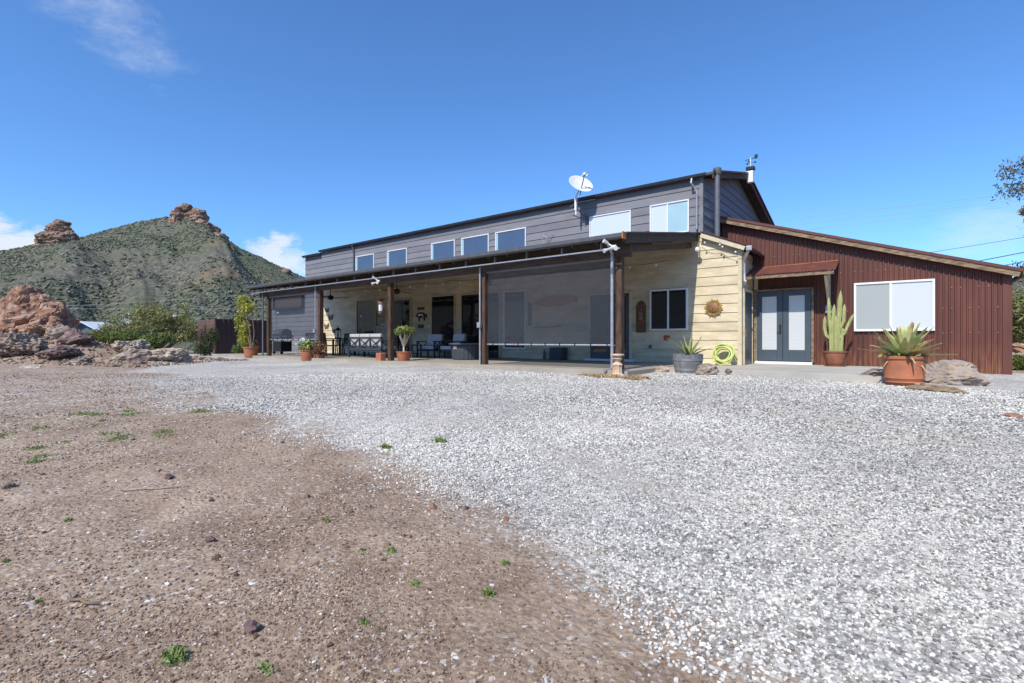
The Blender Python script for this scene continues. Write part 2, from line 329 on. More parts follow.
# ---------------------------------------------------------------- ground sheet
def ground_mat():
    m=bpy.data.materials.new('ground_gravel_and_dirt'); m.use_nodes=True; nt=m.node_tree;N=nt.nodes;L=nt.links;p=N['Principled BSDF']
    p.inputs['Roughness'].default_value=.95; p.inputs['Specular IOR Level'].default_value=.2
    tc=N.new('ShaderNodeTexCoord'); O=tc.outputs['Object']
    def noise(sc,det=6,dist=0,ro=.6):
        n=N.new('ShaderNodeTexNoise'); n.inputs['Scale'].default_value=sc; n.inputs['Detail'].default_value=det; n.inputs['Distortion'].default_value=dist; n.inputs['Roughness'].default_value=ro; L.new(O,n.inputs['Vector']); return n.outputs['Fac']
    def ramp(src,stops,interp='LINEAR'):
        r=N.new('ShaderNodeValToRGB'); r.color_ramp.interpolation=interp; e=r.color_ramp.elements
        e[0].position=stops[0][0];e[0].color=(*stops[0][1],1);e[1].position=stops[-1][0];e[1].color=(*stops[-1][1],1)
        for q,c in stops[1:-1]: k=e.new(q);k.color=(*c,1)
        L.new(src,r.inputs[0]); return r.outputs[0]
    def vor(sc,feat='F1'):
        v=N.new('ShaderNodeTexVoronoi'); v.feature=feat; v.inputs['Scale'].default_value=sc; L.new(O,v.inputs['Vector']); return v
    def mix(f,a,b,mode='MIX'):
        x=N.new('ShaderNodeMix'); x.data_type='RGBA'; x.blend_type=mode
        if isinstance(f,(int,float)): x.inputs[0].default_value=f
        else: L.new(f,x.inputs[0])
        for s,i in ((a,6),(b,7)):
            if isinstance(s,tuple): x.inputs[i].default_value=(*s,1)
            else: L.new(s,x.inputs[i])
        return x.outputs[2]
    def math_(op,a,b):
        x=N.new('ShaderNodeMath'); x.operation=op
        for s,i in ((a,0),(b,1)):
            if isinstance(s,(int,float)): x.inputs[i].default_value=s
            else: L.new(s,x.inputs[i])
        return x.outputs[0]
    # gravel
    v1=vor(38); v2=vor(17)
    sep=N.new('ShaderNodeSeparateColor'); L.new(v1.outputs['Color'],sep.inputs[0])
    sep2=N.new('ShaderNodeSeparateColor'); L.new(v2.outputs['Color'],sep2.inputs[0])
    st=[(0,(.20,.193,.18)),(.25,(.33,.316,.295)),(.5,(.45,.433,.405)),(.75,(.57,.55,.51)),(1,(.74,.71,.66))]
    g1=ramp(sep.outputs[0],st); g2=ramp(sep2.outputs[0],st)
    gr=mix(.38,g1,g2)
    patch=ramp(noise(.55,5,.3),[(.35,(.78,.78,.79)),(.65,(1.16,1.13,1.07))])
    gr=mix(1,gr,patch,'MULTIPLY')
    dusty=ramp(noise(.32,6,.4),[(.56,(0,0,0)),(.72,(1,1,1))])
    gr=mix(math_('MULTIPLY',dusty,.4),gr,(.43,.38,.33))
    tk=N.new('ShaderNodeAttribute'); tk.attribute_name='track'
    gr=mix(math_('MULTIPLY',tk.outputs['Fac'],math_('ADD',noise(9,5),.1)),gr,(.42,.37,.31))
    # dirt
    d0=ramp(noise(1.3,8,.5,.7),[(.3,(.215,.150,.103)),(.5,(.315,.230,.165)),(.7,(.43,.335,.25))])
    d1=ramp(noise(26,6,.2,.75),[(.3,(.62,.60,.58)),(.7,(1.30,1.32,1.33))])
    dr=mix(1,d0,d1,'MULTIPLY')
    vd=vor(60); sd=N.new('ShaderNodeSeparateColor'); L.new(vd.outputs['Color'],sd.inputs[0])
    peb=ramp(sd.outputs[1],[(0,(.12,.08,.06)),(.4,(.28,.2,.15)),(.8,(.42,.34,.28)),(1,(.62,.58,.54))])
    pebm=ramp(sd.outputs[0],[(.70,(0,0,0)),(.72,(1,1,1))]); 
    cl=ramp(noise(2.1,4),[(.35,(.25,.25,.25)),(.65,(1,1,1))])
    dr=mix(math_('MULTIPLY',pebm,cl),dr,peb)
    # mask with ragged edge
    at=N.new('ShaderNodeAttribute'); at.attribute_name='gravel'
    a=math_('ADD',at.outputs['Fac'],math_('MULTIPLY',math_('SUBTRACT',noise(1.6,6,.6,.7),.5),.7))
    a2=math_('ADD',a,math_('MULTIPLY',math_('SUBTRACT',noise(24,3),.5),1.5))
    mk=ramp(a2,[(.0,(0,0,0)),(.34,(1,1,1))])
    # scattered gravel thrown on to the dirt, greying it
    far=N.new('ShaderNodeAttribute'); far.attribute_name='grit'
    s3=ramp(sep.outputs[1],[(.0,(0,0,0)),(1,(1,1,1))])
    thr=math_('LESS_THAN',s3,far.outputs['Fac'])
    dr=mix(thr,dr,g1)
    c=mix(mk,dr,gr)
    # distant scrub land
    fr=N.new('ShaderNodeAttribute'); fr.attribute_name='faraway'
    veg=ramp(noise(.12,8,.4,.7),[(.35,(.055,.07,.03)),(.55,(.13,.12,.06)),(.7,(.22,.165,.11))])
    c=mix(fr.outputs['Fac'],c,veg)
    L.new(c,p.inputs['Base Color'])
    h=math_('ADD',math_('MULTIPLY',math_('SUBTRACT',1,v1.outputs['Distance']),.9),math_('MULTIPLY',noise(45,5),.8))
    b=N.new('ShaderNodeBump'); b.inputs['Strength'].default_value=.65; b.inputs['Distance'].default_value=.014; L.new(h,b.inputs['Height']); L.new(b.outputs[0],p.inputs['Normal'])
    return m
def build_ground():
    nr=430; na=1100
    rr=.35*(4000/.35)**(np.arange(nr)/(nr-1)); aa=np.linspace(0,2*np.pi,na,endpoint=False)
    RR,AA=np.meshgrid(rr,aa,indexing='ij'); x=(RR*np.cos(AA)).ravel(); y=(RR*np.sin(AA)).ravel()
    z=gz(x,y); g=gravel_mask(x,y)
    V=np.column_stack([x,y,z]); i=np.arange(nr-1)[:,None]*na; j=np.arange(na)[None,:]; j2=(j+1)%na
    F=np.stack([i+j,i+na+j,i+na+j2,i+j2],-1).reshape(-1,4)
    V=np.vstack([V,[[0,0,float(gz(np.array([0.]),np.array([0.]))[0])]]])
    rt,fw=w2cam(x,y); r=np.hypot(x,y)
    grit=.02+.16*np.exp(-((g+.0)/.35)**2)+.28*sm((r-6)/6)*np.exp(-((r-9)/8)**2)*(vn(x*.7,y*.7,31)+.3)
    grit=grit*(.05+.95*sm((r-4.5)/4))
    grit=np.clip(grit,0,.75)*(1-sm((-rt-9.5)/3)*sm((fw-13.6)/1.2))
    farw=sm((r-30)/18)
    tri=np.array([[len(V)-1,k,(k+1)%na,(k+1)%na] for k in range(na)])
    ap=lambda q,v:np.append(q,v)
    o=np_mesh('ground',V,F,ground_mat(),attrs={'track':ap(track(x,y),0),'gravel':ap(g,-1),'grit':ap(grit,.06),'faraway':ap(farw,0)},smooth=True)
    # close the small hole under the camera
    me=o.data; bm=bmesh.new(); bm.from_mesh(me); bm.verts.ensure_lookup_table(); c=bm.verts[len(V)-1]
    for k in range(na):
        try: bm.faces.new((c,bm.verts[k],bm.verts[(k+1)%na]))
        except ValueError: pass
    bm.to_mesh(me); bm.free(); me.shade_smooth()
    tag(o,'white gravel drive meeting bare brown stony dirt','ground',kind='structure'); return o
build_ground()

# ---------------------------------------------------------------- loose stones
def ico():
    bm=bmesh.new(); bmesh.ops.create_icosphere(bm,subdivisions=1,radius=1); v=np.array([q.co[:] for q in bm.verts]); f=np.array([[q.index for q in t.verts] for t in bm.faces]); bm.free(); return v,f
ICO=ico()
OCT=(np.array([(1,0,0),(0,1,0),(-1,0,0),(0,-1,0),(0,0,1),(0,0,-1)],float),np.array([(0,1,4),(1,2,4),(2,3,4),(3,0,4),(1,0,5),(2,1,5),(3,2,5),(0,3,5)]))
def stones(x,y,size,base,sink=.25,flat=.65,jit=.28,zoff=None):
    n=len(x); bv,bf=base; nv=len(bv)
    s=size[:,None]*np.column_stack([rng.uniform(.7,1.25,n),rng.uniform(.6,1.05,n),rng.uniform(.45,.85,n)*flat/.65])
    P=bv[None]*(1+rng.uniform(-jit,jit,(n,nv,1)))*s[:,None,:]
    a=rng.uniform(0,2*np.pi,n); t=rng.normal(0,.35,n); c,s_=np.cos(a),np.sin(a); ct,st=np.cos(t),np.sin(t)
    X=P[...,0];Y=P[...,1]*ct[:,None]-P[...,2]*st[:,None];Z=P[...,1]*st[:,None]+P[...,2]*ct[:,None]
    X2=X*c[:,None]-Y*s_[:,None];Y2=X*s_[:,None]+Y*c[:,None]
    z=gz(x,y)+size*(1-sink)*.5
    V=np.stack([X2+x[:,None],Y2+y[:,None],Z+z[:,None]],-1).reshape(-1,3)
    F=(bf[None]+(np.arange(n)*nv)[:,None,None]).reshape(-1,3)
    return V,F,np.repeat(rng.uniform(0,1,n),nv)
def sector(n,d0,d1,a0=-62,a1=75):
    r=np.sqrt(rng.uniform(d0*d0,d1*d1,n)); a=np.radians(rng.uniform(a0,a1,n)); return cam2w(r*np.sin(a),r*np.cos(a))
gst=[(0,(.15,.144,.132)),(.2,(.26,.248,.227)),(.4,(.41,.39,.355)),(.6,(.55,.525,.48)),(.98,(.75,.715,.655)),(1,(.45,.28,.16))]
M['gravelstone']=ramp_attr('crushed_white_stone','rnd',gst,.8,noise_mix=.15,nscale=60)
M['dirtstone']=ramp_attr('brown_field_stone','rnd',[(0,(.10,.066,.045)),(.35,(.235,.158,.112)),(.75,(.39,.285,.21)),(.93,(.52,.44,.36)),(1,(.72,.70,.68))],.9,noise_mix=.15,nscale=50)
def patchy(x,y,g):
    return fbm(x*1.6,y*1.6,40,4)*1.6
Vs=[];Fs=[];As=[];off=0
for (d0,d1,n,s0,s1,base) in ((.9,2.6,42000,.0042,.0135,ICO),(2.6,4,62000,.0048,.0140,ICO),(4,7,140000,.006,.015,ICO),(7,12.5,140000,.010,.020,OCT)):
    x,y=sector(n,d0,d1); g=gravel_mask(x,y); w_=np.clip(.16+.13*np.hypot(x,y),.35,1.5); prob=sm((g+.5*w_+patchy(x,y,g)*w_*.8)/w_)**1.6*(1-.65*track(x,y))
    prob=prob*(.55+.45*sm((fbm(x*.45,y*.45,77)+.22)/.3))+.010*np.exp(g.clip(-9,0)/.9)
    ok=(rng.uniform(0,1,n)<prob)&~((y>10.0)&(x<-4.5))&(y<11.8)
    x,y=x[ok],y[ok]; s=s0+(s1-s0)*rng.beta(1.6,3.2,len(x)); V,F,A=stones(x,y,s*(1+.9*fbm(x*.6,y*.6,300,3)),base); A=np.clip(A+np.repeat(.45*fbm(x*.55,y*.55,310,5),len(base[0])),0,.975); Vs.append(V);Fs.append(F+off);As.append(A);off+=len(V)
o=np_mesh('loose_gravel',np.vstack(Vs),np.vstack(Fs),'gravelstone',attrs={'rnd':np.concatenate(As)})
tag(o,'loose crushed white and grey stones covering the drive','gravel',kind='stuff')
Vs=[];Fs=[];As=[];off=0
for (d0,d1,n,s0,s1,base) in ((.9,2.6,75000,.0014,.0085,ICO),(2.6,4.5,60000,.0024,.010,ICO),(4.5,8,40000,.004,.014,OCT),(8,16,26000,.008,.022,OCT),(1,12,1500,.010,.026,ICO),(1,6,5000,.005,.014,ICO)):
    x,y=sector(n,d0,d1,-60,56); g=gravel_mask(x,y); prob=sm((.15-g)/.5)*(.12+.88*sm((fbm(x*1.1,y*1.1,90,5)+.18)/.3))
    ok=rng.uniform(0,1,n)<prob; x,y=x[ok],y[ok]; s=s0+(s1-s0)*rng.beta(1,3.5,len(x)); V,F,A=stones(x,y,s,base,sink=.35); A=A**1.5; Vs.append(V);Fs.append(F+off);As.append(A);off+=len(V)
# rubble on the mound
rt=rng.uniform(-24,-10,9000); fw=rng.uniform(13.6,19,9000); x,y=cam2w(rt,fw); s=.015+.09*rng.beta(1,6,9000); V,F,A=stones(x,y,s,ICO,sink=.4); Vs.append(V);Fs.append(F+off);As.append(A*.85)
o=np_mesh('dirt_pebbles',np.vstack(Vs),np.vstack(Fs),'dirtstone',attrs={'rnd':np.concatenate(As)})
tag(o,'brown pebbles and rubble strewn over the bare dirt','pebbles',kind='stuff')

# ---------------------------------------------------------------- the house
WY=14.83
house=empty('ranch_house','long ranch house with grey upper storey, cream ground floor, deep porch and red corrugated wing','house',(-12,WY,0))
def part(mb,name,m,parent=house,**k): return mb.build(name,m,parent,**k)
def lap_wall(x0,x1,z0,z1,y,holes=(),pitch=.26,depth=.022,axis='x',face=-1,y_far=None,thick=.12,top=None):
    """lap boards as real stepped courses; top(x) trims the boards under a sloping roof"""
    mb=MB(); k0=math.floor(z0/pitch)
    zs=[]; z=k0*pitch
    while z<z1: zs.append((max(z,z0),min(z+pitch,z1))); z+=pitch
    for a,b in zs:
        spans=[(x0,x1)]
        if top:
            n=40; xs=[x0+(x1-x0)*i/n for i in range(n+1)]; ok=[q for q in xs if top(q)>a+.01]
            if not ok: continue
            spans=[(min(ok),max(ok))]
        for p,q in spans:
            if q-p<.02: continue
            if top:
                m=12; pts=[p+(q-p)*i/m for i in range(m+1)]
                for u,w in zip(pts[:-1],pts[1:]):
                    bu,bw=min(b,max(a+.005,top(u))),min(b,max(a+.005,top(w)))
                    vs=[(u,-depth,a),(w,-depth,a),(w,-.002,bw),(u,-.002,bu),(u,thick,a),(w,thick,a),(w,thick,bw),(u,thick,bu)]
                    fs=[(0,1,2,3),(5,4,7,6),(0,4,5,1),(3,2,6,7),(1,5,6,2),(4,0,3,7)]
                    if axis=='x': vs=[(A,y+B,C) for A,B,C in vs]
                    else: vs=[(y-B,A,C) for A,B,C in vs]
                    mb.add(vs,fs)
            else:
                vs=[(p,-depth,a),(q,-depth,a),(q,-.002,b),(p,-.002,b),(p,thick,a),(q,thick,a),(q,thick,b),(p,thick,b)]
                fs=[(0,1,2,3),(5,4,7,6),(0,4,5,1),(3,2,6,7),(1,5,6,2),(4,0,3,7)]
                if axis=='x': vs=[(A,y+B,C) for A,B,C in vs]
                else: vs=[(y-B,A,C) for A,B,C in vs]
                mb.add(vs,fs)
    return mb
# ground floor front walls
w=lap_wall(-24.55,-4.72,.06,3.86,WY); part(w,'wall','yellow')
w=lap_wall(-4.72,-3.63,.06,3.9,WY,top=lambda x:3.86-.42*(x+4.6)-.06); part(w,'wall','yellow')
part(MB().box(-3.63,-3.53,WY-.035,WY+.10,.06,3.40),'corner_board','trim_cream')
part(lap_wall(WY+.10,16.15,.06,3.28,-3.56,axis='y'),'wall','yellow')
w=lap_wall(-30.3,-24.55,.06,3.45,WY); part(w,'wall','grey',label='grey side of the far end wall under the porch')
# upper storey
w=lap_wall(-24.6,-4.68,3.9,5.50,WY+.01); part(w,'wall','grey',label='grey lap siding of the upper storey')
part(lap_wall(-26.3,-24.6,3.4,5.42,WY+.03),'wall','grey')
part(MB().box(-4.68,-4.58,WY-.03,WY+.08,3.9,5.50),'corner_board','grey')
gable_top=lambda y: (5.48+.240*(y-14.83) if y<18.8 else 5.48+.240*(18.8-14.83)-.240*(y-18.8))
w=lap_wall(WY+.08,22.8,2.4,6.5,-4.60,axis='y',top=gable_top); part(w,'wall','grey',label='grey gable wall of the upper storey')
part(MB().box(-26.5,-4.75,22.75,22.9,0,5.3),'wall','grey')
part(MB().box(-26.5,-26.38,WY+.2,22.75,0,5.25),'wall','grey')
# main roof
def slope_roof(name,m,x0,x1,ya,za,yb,zb,t=.07,**k):
    mb=MB(); mb.add([(x0,ya,za),(x1,ya,za),(x1,yb,zb),(x0,yb,zb),(x0,ya,za-t),(x1,ya,za-t),(x1,yb,zb-t),(x0,yb,zb-t)],[(0,1,2,3),(7,6,5,4),(0,4,5,1),(1,5,6,2),(2,6,7,3),(3,7,4,0)])
    return part(mb,name,m,**k)
roof=slope_roof('roof','roofdark',-24.65,-4.28,14.74,5.585,18.8,6.57)
slope_roof('roof','roofdark',-24.65,-4.28,18.8,6.57,23.1,5.52)
slope_roof('roof','roofdark',-26.35,-24.65,14.74,5.46,18.8,6.44)
slope_roof('roof','roofdark',-26.35,-24.65,18.8,6.44,23.1,5.38)
# rake boards of the gable
mb=MB(); mb.bar((-4.29,14.76,5.48),(-4.29,18.8,6.47),.05,.16); mb.bar((-4.29,18.8,6.47),(-4.29,23.08,5.42),.05,.16); part(mb,'rake_board','beam')
mb=MB(); mb.bar((-4.25,14.76,5.60),(-4.25,18.8,6.59),.06,.05); mb.bar((-4.25,18.8,6.59),(-4.25,23.08,5.54),.06,.05); part(mb,'rake_trim','rust_metal')
# gutters
def gutter(x0,x1,y,z,s=.11):
    mb=MB(); mb.prism([(y,z),(y-.02,z+.0),(y-s,z+.03),(y-s-.015,z+s),(y-s+.01,z+s),(y-s+.02,z+.045),(y-.01,z+.02),(y-.0,z+s)],x0,x1,axis='x'); return mb
g=gutter(-24.62,-4.45,14.74,5.47,.10); part(g,'gutter','gut'); part(gutter(-26.3,-24.64,14.74,5.34,.10),'gutter','gut')
g=gutter(-22.65,-4.80,10.1,3.0,.11); part(g,'gutter','galvdark')
mb=MB(); mb.box(-4.80,-4.77,9.96,10.12,2.98,3.13); part(mb,'gutter_end','rust_edge')
# upper downspouts
mb=MB(); mb.tube([(-4.86,14.66,5.47),(-4.86,14.60,5.33),(-4.80,14.72,5.22),(-4.74,14.74,5.1),(-4.74,14.74,4.0)],.03,8); part(mb,'downspout','galv',smooth=True)
mb=MB(); mb.tube([(-21.62,14.68,5.5),(-21.62,14.73,5.25),(-21.62,14.76,5.1),(-21.62,14.76,3.9)],.035,8); part(mb,'downspout','galvdark',smooth=True)
# porch roof (left rake runs out wider at the wall)
def porchroof(name,m,z,t,ex=0):
    mb=MB(); P=[(-22.65+ex,10.06),(-4.72-ex,10.06),(-4.66-ex,WY-.03),(-25.3+ex,WY-.03),(-22.75+ex,12.05)]; zz=[3.10+.1645*(y-10.06) for x,y in P]
    vs=[(x,y,q+z) for (x,y),q in zip(P,zz)]+[(x,y,q+z-t) for (x,y),q in zip(P,zz)]
    return part(mb.add(vs,[(0,1,2,3,4),(9,8,7,6,5)]+[(i,i+5,(i+1)%5+5,(i+1)%5) for i in range(5)]),name,m)
porchroof('porch_roof','roofdark',.03,.035); porchroof('porch_ceiling','soffit',-.008,.03,.03)
rz=lambda y:3.10+.1645*(y-10.06)
for i in range(28):
    x=-22.45+i*.652
    mb=MB(); mb.bar((x,10.12,rz(10.12)-.105),(x,WY-.04,rz(WY-.04)-.105),.045,.12); part(mb,'rafter','soffit')
part(MB().box(-22.3,-4.83,10.44,10.56,2.66,2.90),'porch_beam','beam')
mb=MB(); mb.bar((-4.80,10.15,2.99),(-4.74,WY-.05,3.75),.05,.17); part(mb,'rake_board','soffit')
mb=MB(); mb.bar((-4.95,10.58,2.86),(-4.95,WY-.05,3.55),.10,.16); part(mb,'porch_beam','beam')
part(MB().box(-22.5,-4.95,10.165,10.195,2.80,2.83),'shade_rail','galv')
for i in range(17):
    x=-22.2+i*1.05; part(MB().box(x-.015,x+.015,10.15,10.22,2.835,2.98),'rail_hanger','galvdark')
for x in (-21.52,-17.5,-13.3,-9.2,-5.1):
    mb=MB().box(x-.075,x+.075,10.42,10.58,.075,2.66); part(mb,'porch_post','post',bevel=.012)
# conduits and downspouts on posts
def pipe(name,pts,r,m,**k): return part(MB().tube(pts,r,8),name,m,smooth=True,**k)
pipe('downspout',[(-21.72,10.32,3.0),(-21.72,10.32,.1)],.035,'galvdark')
pipe('conduit',[(-17.60,10.34,2.9),(-17.60,10.34,.1)],.022,'galv')
pipe('conduit',[(-9.25,10.36,2.78),(-9.25,10.36,.1)],.024,'galv')
part(MB().box(-9.31,-9.19,10.29,10.36,1.12,1.27),'junction_box','galv',bevel=.008)
part(MB().box(-17.66,-17.54,10.27,10.34,1.05,1.2),'junction_box','galv',bevel=.008)
pipe('downspout',[(-5.22,10.06,3.0),(-5.22,10.20,2.88),(-5.22,10.34,2.75),(-5.22,10.34,.16),(-5.24,10.24,.1),(-5.28,10.08,.09)],.036,'galv')
# paving (part of the ground around the house)
def slab(name,poly,z0,z1,m,label):
    o=MB().prism(poly,z0,z1,axis='z').build(name,m,kind='structure',label=label,bevel=.012); return o
slab('patio_slab',[(-26.5,10.15),(-4.75,10.15),(-4.75,12.6),(-4.75,WY+.02),(-26.5,WY+.02)],-.2,.10,'concrete','tan concrete patio under the long porch')
slab('walkway_slab',[(-4.74,12.55),(-3.2,12.3),(-3.2,16.12),(-3.5,16.12),(-3.5,WY+.02),(-4.74,WY+.02)],-.2,.085,'concrete2','pale concrete walkway in front of the cream corner')
slab('entry_slab',[(-3.19,12.35),(-1.0,12.0),(-.25,12.1),(-.15,14.8),(.9,15.2),(.9,16.12),(-3.19,16.12)],-.2,.09,'concrete2','pale concrete pad before the blue double doors')
# windows / doors
def window(x0,x1,z0,z1,y,pane='glass_dark',fr='white',w=.036,mull=(),name='window',depth=.06,panes=None,label=None,sill=False,paneback=.03):
    f=MB(); yf=y-depth
    f.box(x0-w,x1+w,yf,y+.01,z1,z1+w).box(x0-w,x1+w,yf,y+.01,z0-w,z0).box(x0-w,x0,yf,y+.01,z0,z1).box(x1,x1+w,yf,y+.01,z0,z1)
    for m_ in mull: f.box(m_-w*.5,m_+w*.5,yf+.004,y+.01,z0,z1)
    F=part(f,name,fr,bevel=.006,**({'label':label} if label else {}))
    xs=[x0]+[m_ for m_ in mull]+[x1]
    for i in range(len(xs)-1):
        a=xs[i]+(w*.5 if i else 0); b=xs[i+1]-(w*.5 if i<len(xs)-2 else 0)
        MB().box(a,b,y-paneback,y-.002,z0,z1).build('pane',(panes[i] if panes else pane),F)
    return F
for a,b in ((-21.47,-19.98),(-19.0,-17.58),(-16.01,-14.57),(-14.22,-12.72),(-12.41,-10.92)):
    F=window(a+.05,b-.05,4.02,4.89,WY-.012,'glass_purple')
    MB().box(a+.05,a+.13,WY-.044,WY-.043,4.02,4.89).build('blind_edge','glass_blue',F)
window(-8.25,-6.84,4.0,4.87,WY-.012,'blind',label='wide upper window with white blind')
window(-6.14,-5.01,4.0,4.89,WY-.012,mull=(-5.62,),panes=['blind','glass_blue'],label='upper sliding window with white and blue halves')
window(-21.35,-19.95,.35,2.70,WY-.02,'glass_green','trim_cream',w=.04,name='window')
window(-19.80,-19.32,1.44,2.2,WY-.02,'glass_green','trim_cream',w=.04)
def door_slab(x0,x1,z0,z1,y,fr,pane,stile=.13,handle=None,name='door',hm='black',pz0=None,label=None):
    f=MB(); pz0=pz0 if pz0 is not None else z0+.22
    f.box(x0,x0+stile,y-.045,y,z0,z1).box(x1-stile,x1,y-.045,y,z0,z1).box(x0+stile,x1-stile,y-.045,y,z1-stile,z1).box(x0+stile,x1-stile,y-.045,y,z0,pz0)
    D=part(f,name,fr,bevel=.008,**({'label':label} if label else {})); MB().box(x0+stile,x1-stile,y-.025,y-.003,pz0,z1-stile).build('pane',pane,D)
    if handle is not None:
        h=MB(); h.cbox((handle,y-.055,1.08),(.045,.02,.2)); h.tube([(handle,y-.06,1.02),(handle,y-.10,1.02),(handle+(.09 if handle<(x0+x1)/2 else -.09),y-.10,1.02)],.011,6); h.tube([(handle,y-.05,1.2),(handle,y-.075,1.2)],.025,10)
        h.build('handle',hm,D)
    return D
def door_frame(x0,x1,z0,z1,y,m,w=.07):
    f=MB(); f.box(x0-w,x0,y-.07,y+.01,z0,z1+w).box(x1,x1+w,y-.07,y+.01,z0,z1+w).box(x0,x1,y-.07,y+.01,z1,z1+w); return part(f,'door_frame',m,bevel=.006)
door_frame(-18.58,-17.35,.10,2.60,WY-.02,'trim_cream',.05)
for a,b in ((-18.58,-17.97),(-17.96,-17.35)): door_slab(a,b,.11,2.59,WY-.035,'galvdark','glass_dark',.05)
window(-15.95,-14.62,.32,2.62,WY-.02,'glass_dark','trim_cream',w=.05)
door_frame(-14.18,-12.20,.10,2.60,WY-.02,'trim_cream',.06)
for a,b in ((-14.18,-13.2),(-13.19,-12.20)): door_slab(a,b,.11,2.59,WY-.035,'blackplastic','glass_dark',.05)
window(-11.93,-10.98,.50,2.58,WY-.02,'glass_green','white',w=.05)
door_frame(-8.25,-6.85,.17,2.27,WY-.02,'trim_cream',.07)
for a,b,hx in ((-8.25,-7.56,-7.62),(-7.55,-6.85,None)): door_slab(a,b,.18,2.26,WY-.035,'door_blue','glass_dark',.11,handle=hx)
part(MB().box(-8.45,-6.7,WY-.18,WY,.10,.165),'threshold','white')
window(-6.13,-5.06,1.12,2.27,WY-.02,'glass_dark','white',w=.05,mull=(-5.6,))
# side door of the cream corner
f=MB(); f.box(-3.56,-3.50,14.98,15.05,.08,2.22).box(-3.56,-3.50,15.93,16.0,.08,2.22).box(-3.56,-3.50,15.05,15.93,2.15,2.22); part(f,'door_frame','trim_cream')
D=part(MB().box(-3.558,-3.515,15.06,15.92,.10,2.145),'door','door_blue',label='plain blue side door round the cream corner')
MB().box(-3.515,-3.495,15.12,15.20,.85,1.1).build('handle','rust_edge',D)
# small corner roof over the cream wall
zr=lambda x:3.90-.43*(x+4.6)
def corr(x0,x1,y0,y1,zf,pitch=.075,amp=.012,along='y',t=.004):
    """corrugated sheet, ribs running along 'along'"""
    mb=MB(); 
    if along=='x':
        n=int((y1-y0)/pitch*6); m=2
        ys=[y0+(y1-y0)*i/n for i in range(n+1)]; vs=[];fs=[]
        for s in (0,-1):
            for yy in ys:
                q=amp*math.cos(2*math.pi*yy/pitch)
                vs+=[(x0,yy,zf(x0,yy)+q+s*t),(x1,yy,zf(x1,yy)+q+s*t)]
        k=2*(n+1)
        for i in range(n):
            fs+= [(2*i,2*i+1,2*i+3,2*i+2),(k+2*i,k+2*i+2,k+2*i+3,k+2*i+1)]
            fs+= [(2*i,2*i+2,k+2*i+2,k+2*i),(2*i+1,k+2*i+1,k+2*i+3,2*i+3)]
        fs+=[(0,k,k+1,1),(2*n,2*n+1,k+2*n+1,k+2*n)]
    else:
        n=int((x1-x0)/pitch*6); xs=[x0+(x1-x0)*i/n for i in range(n+1)]; vs=[];fs=[]
        for s in (0,-1):
            for xx in xs:
                q=amp*math.cos(2*math.pi*xx/pitch)
                vs+=[(xx,y0,zf(xx,y0)+q+s*t),(xx,y1,zf(xx,y1)+q+s*t)]
        k=2*(n+1)
        for i in range(n):
            fs+= [(2*i,2*i+1,2*i+3,2*i+2),(k+2*i,k+2*i+2,k+2*i+3,k+2*i+1)]
            fs+= [(2*i,2*i+2,k+2*i+2,k+2*i),(2*i+1,k+2*i+1,k+2*i+3,2*i+3)]
        fs+=[(0,k,k+1,1),(2*n,2*n+1,k+2*n+1,k+2*n)]
    return mb.add(vs,fs)
part(corr(-4.60,-3.30,14.60,16.14,lambda x,y:zr(x),along='x'),'corner_roof','rust_metal')
mb=MB(); mb.bar((-4.6,14.66,zr(-4.6)-.10),(-3.42,14.66,zr(-3.42)-.10),.04,.13); part(mb,'fascia','trim_cream')
mb=MB(); mb.tube([(-3.27,14.52,3.24),(-3.27,16.14,3.24)],.05,10); part(mb,'gutter','gut',smooth=True)
mb=MB(); mb.cbox((-3.28,14.50,3.25),(.15,.03,.13)); part(mb,'gutter_end','galv',bevel=.02)
pipe('downspout',[(-3.30,14.54,3.2),(-3.40,14.62,3.02),(-3.45,14.72,2.9),(-3.45,14.74,2.42),(-3.40,14.72,2.36)],.04,'galv')
# ---- red corrugated wing
RY=16.17
wtop=lambda x:4.40-.334*(x+4.43)
def corr_wall(x0,x1,z0,ztop,y,pitch=.108,amp=.024):
    mb=MB(); prof=[]; x=x0
    # trapezoid ribs
    while x<x1:
        for f,q in ((0,0),(.30,0),(.40,1),(.60,1),(.70,0)):
            xx=x+f*pitch
            if xx<=x1: prof.append((xx,q))
        x+=pitch
    vs=[];fs=[]
    for xx,q in prof: vs+=[(xx,y-q*amp*1.3,z0),(xx,y-q*amp*1.3,ztop(xx))]
    for i in range(len(prof)-1): fs.append((2*i,2*i+2,2*i+3,2*i+1))
    return mb.add(vs,fs)
part(corr_wall(-3.5,1.93,-.08,wtop,RY),'wall','red_wall')
part(corr_wall(-4.43,-3.5,3.0,wtop,RY),'wall','red_wall')
part(MB().box(-4.4,1.90,RY+.01,RY+.12,-.08,2.3),'wall_core','rust_metal')
part(MB().box(1.80,1.96,RY-.035,RY+.0,-.08,2.29),'corner_trim','rust_metal')
part(MB().box(1.90,1.955,RY,22.6,-.1,2.28),'wall','rust_metal')
part(MB().box(-4.4,1.90,22.6,22.7,.05,2.3),'wall','rust_metal')
part(corr(-4.50,2.12,15.93,22.8,lambda x,y:4.56-.334*(x+4.43),along='x',pitch=.1),'roof','rust_metal',label='red corrugated shed roof of the right wing')
mb=MB(); mb.bar((-4.48,15.97,4.455),(2.06,15.97,4.455-.334*6.54),.045,.115); part(mb,'fascia','trim_wood')
mb=MB(); mb.bar((-4.48,15.94,4.555),(2.14,15.94,4.555-.334*6.62),.03,.07); part(mb,'roof_trim','rust_metal')
part(MB().box(-4.50,-4.44,15.96,16.14,3.85,4.45),'corner_trim','gut')
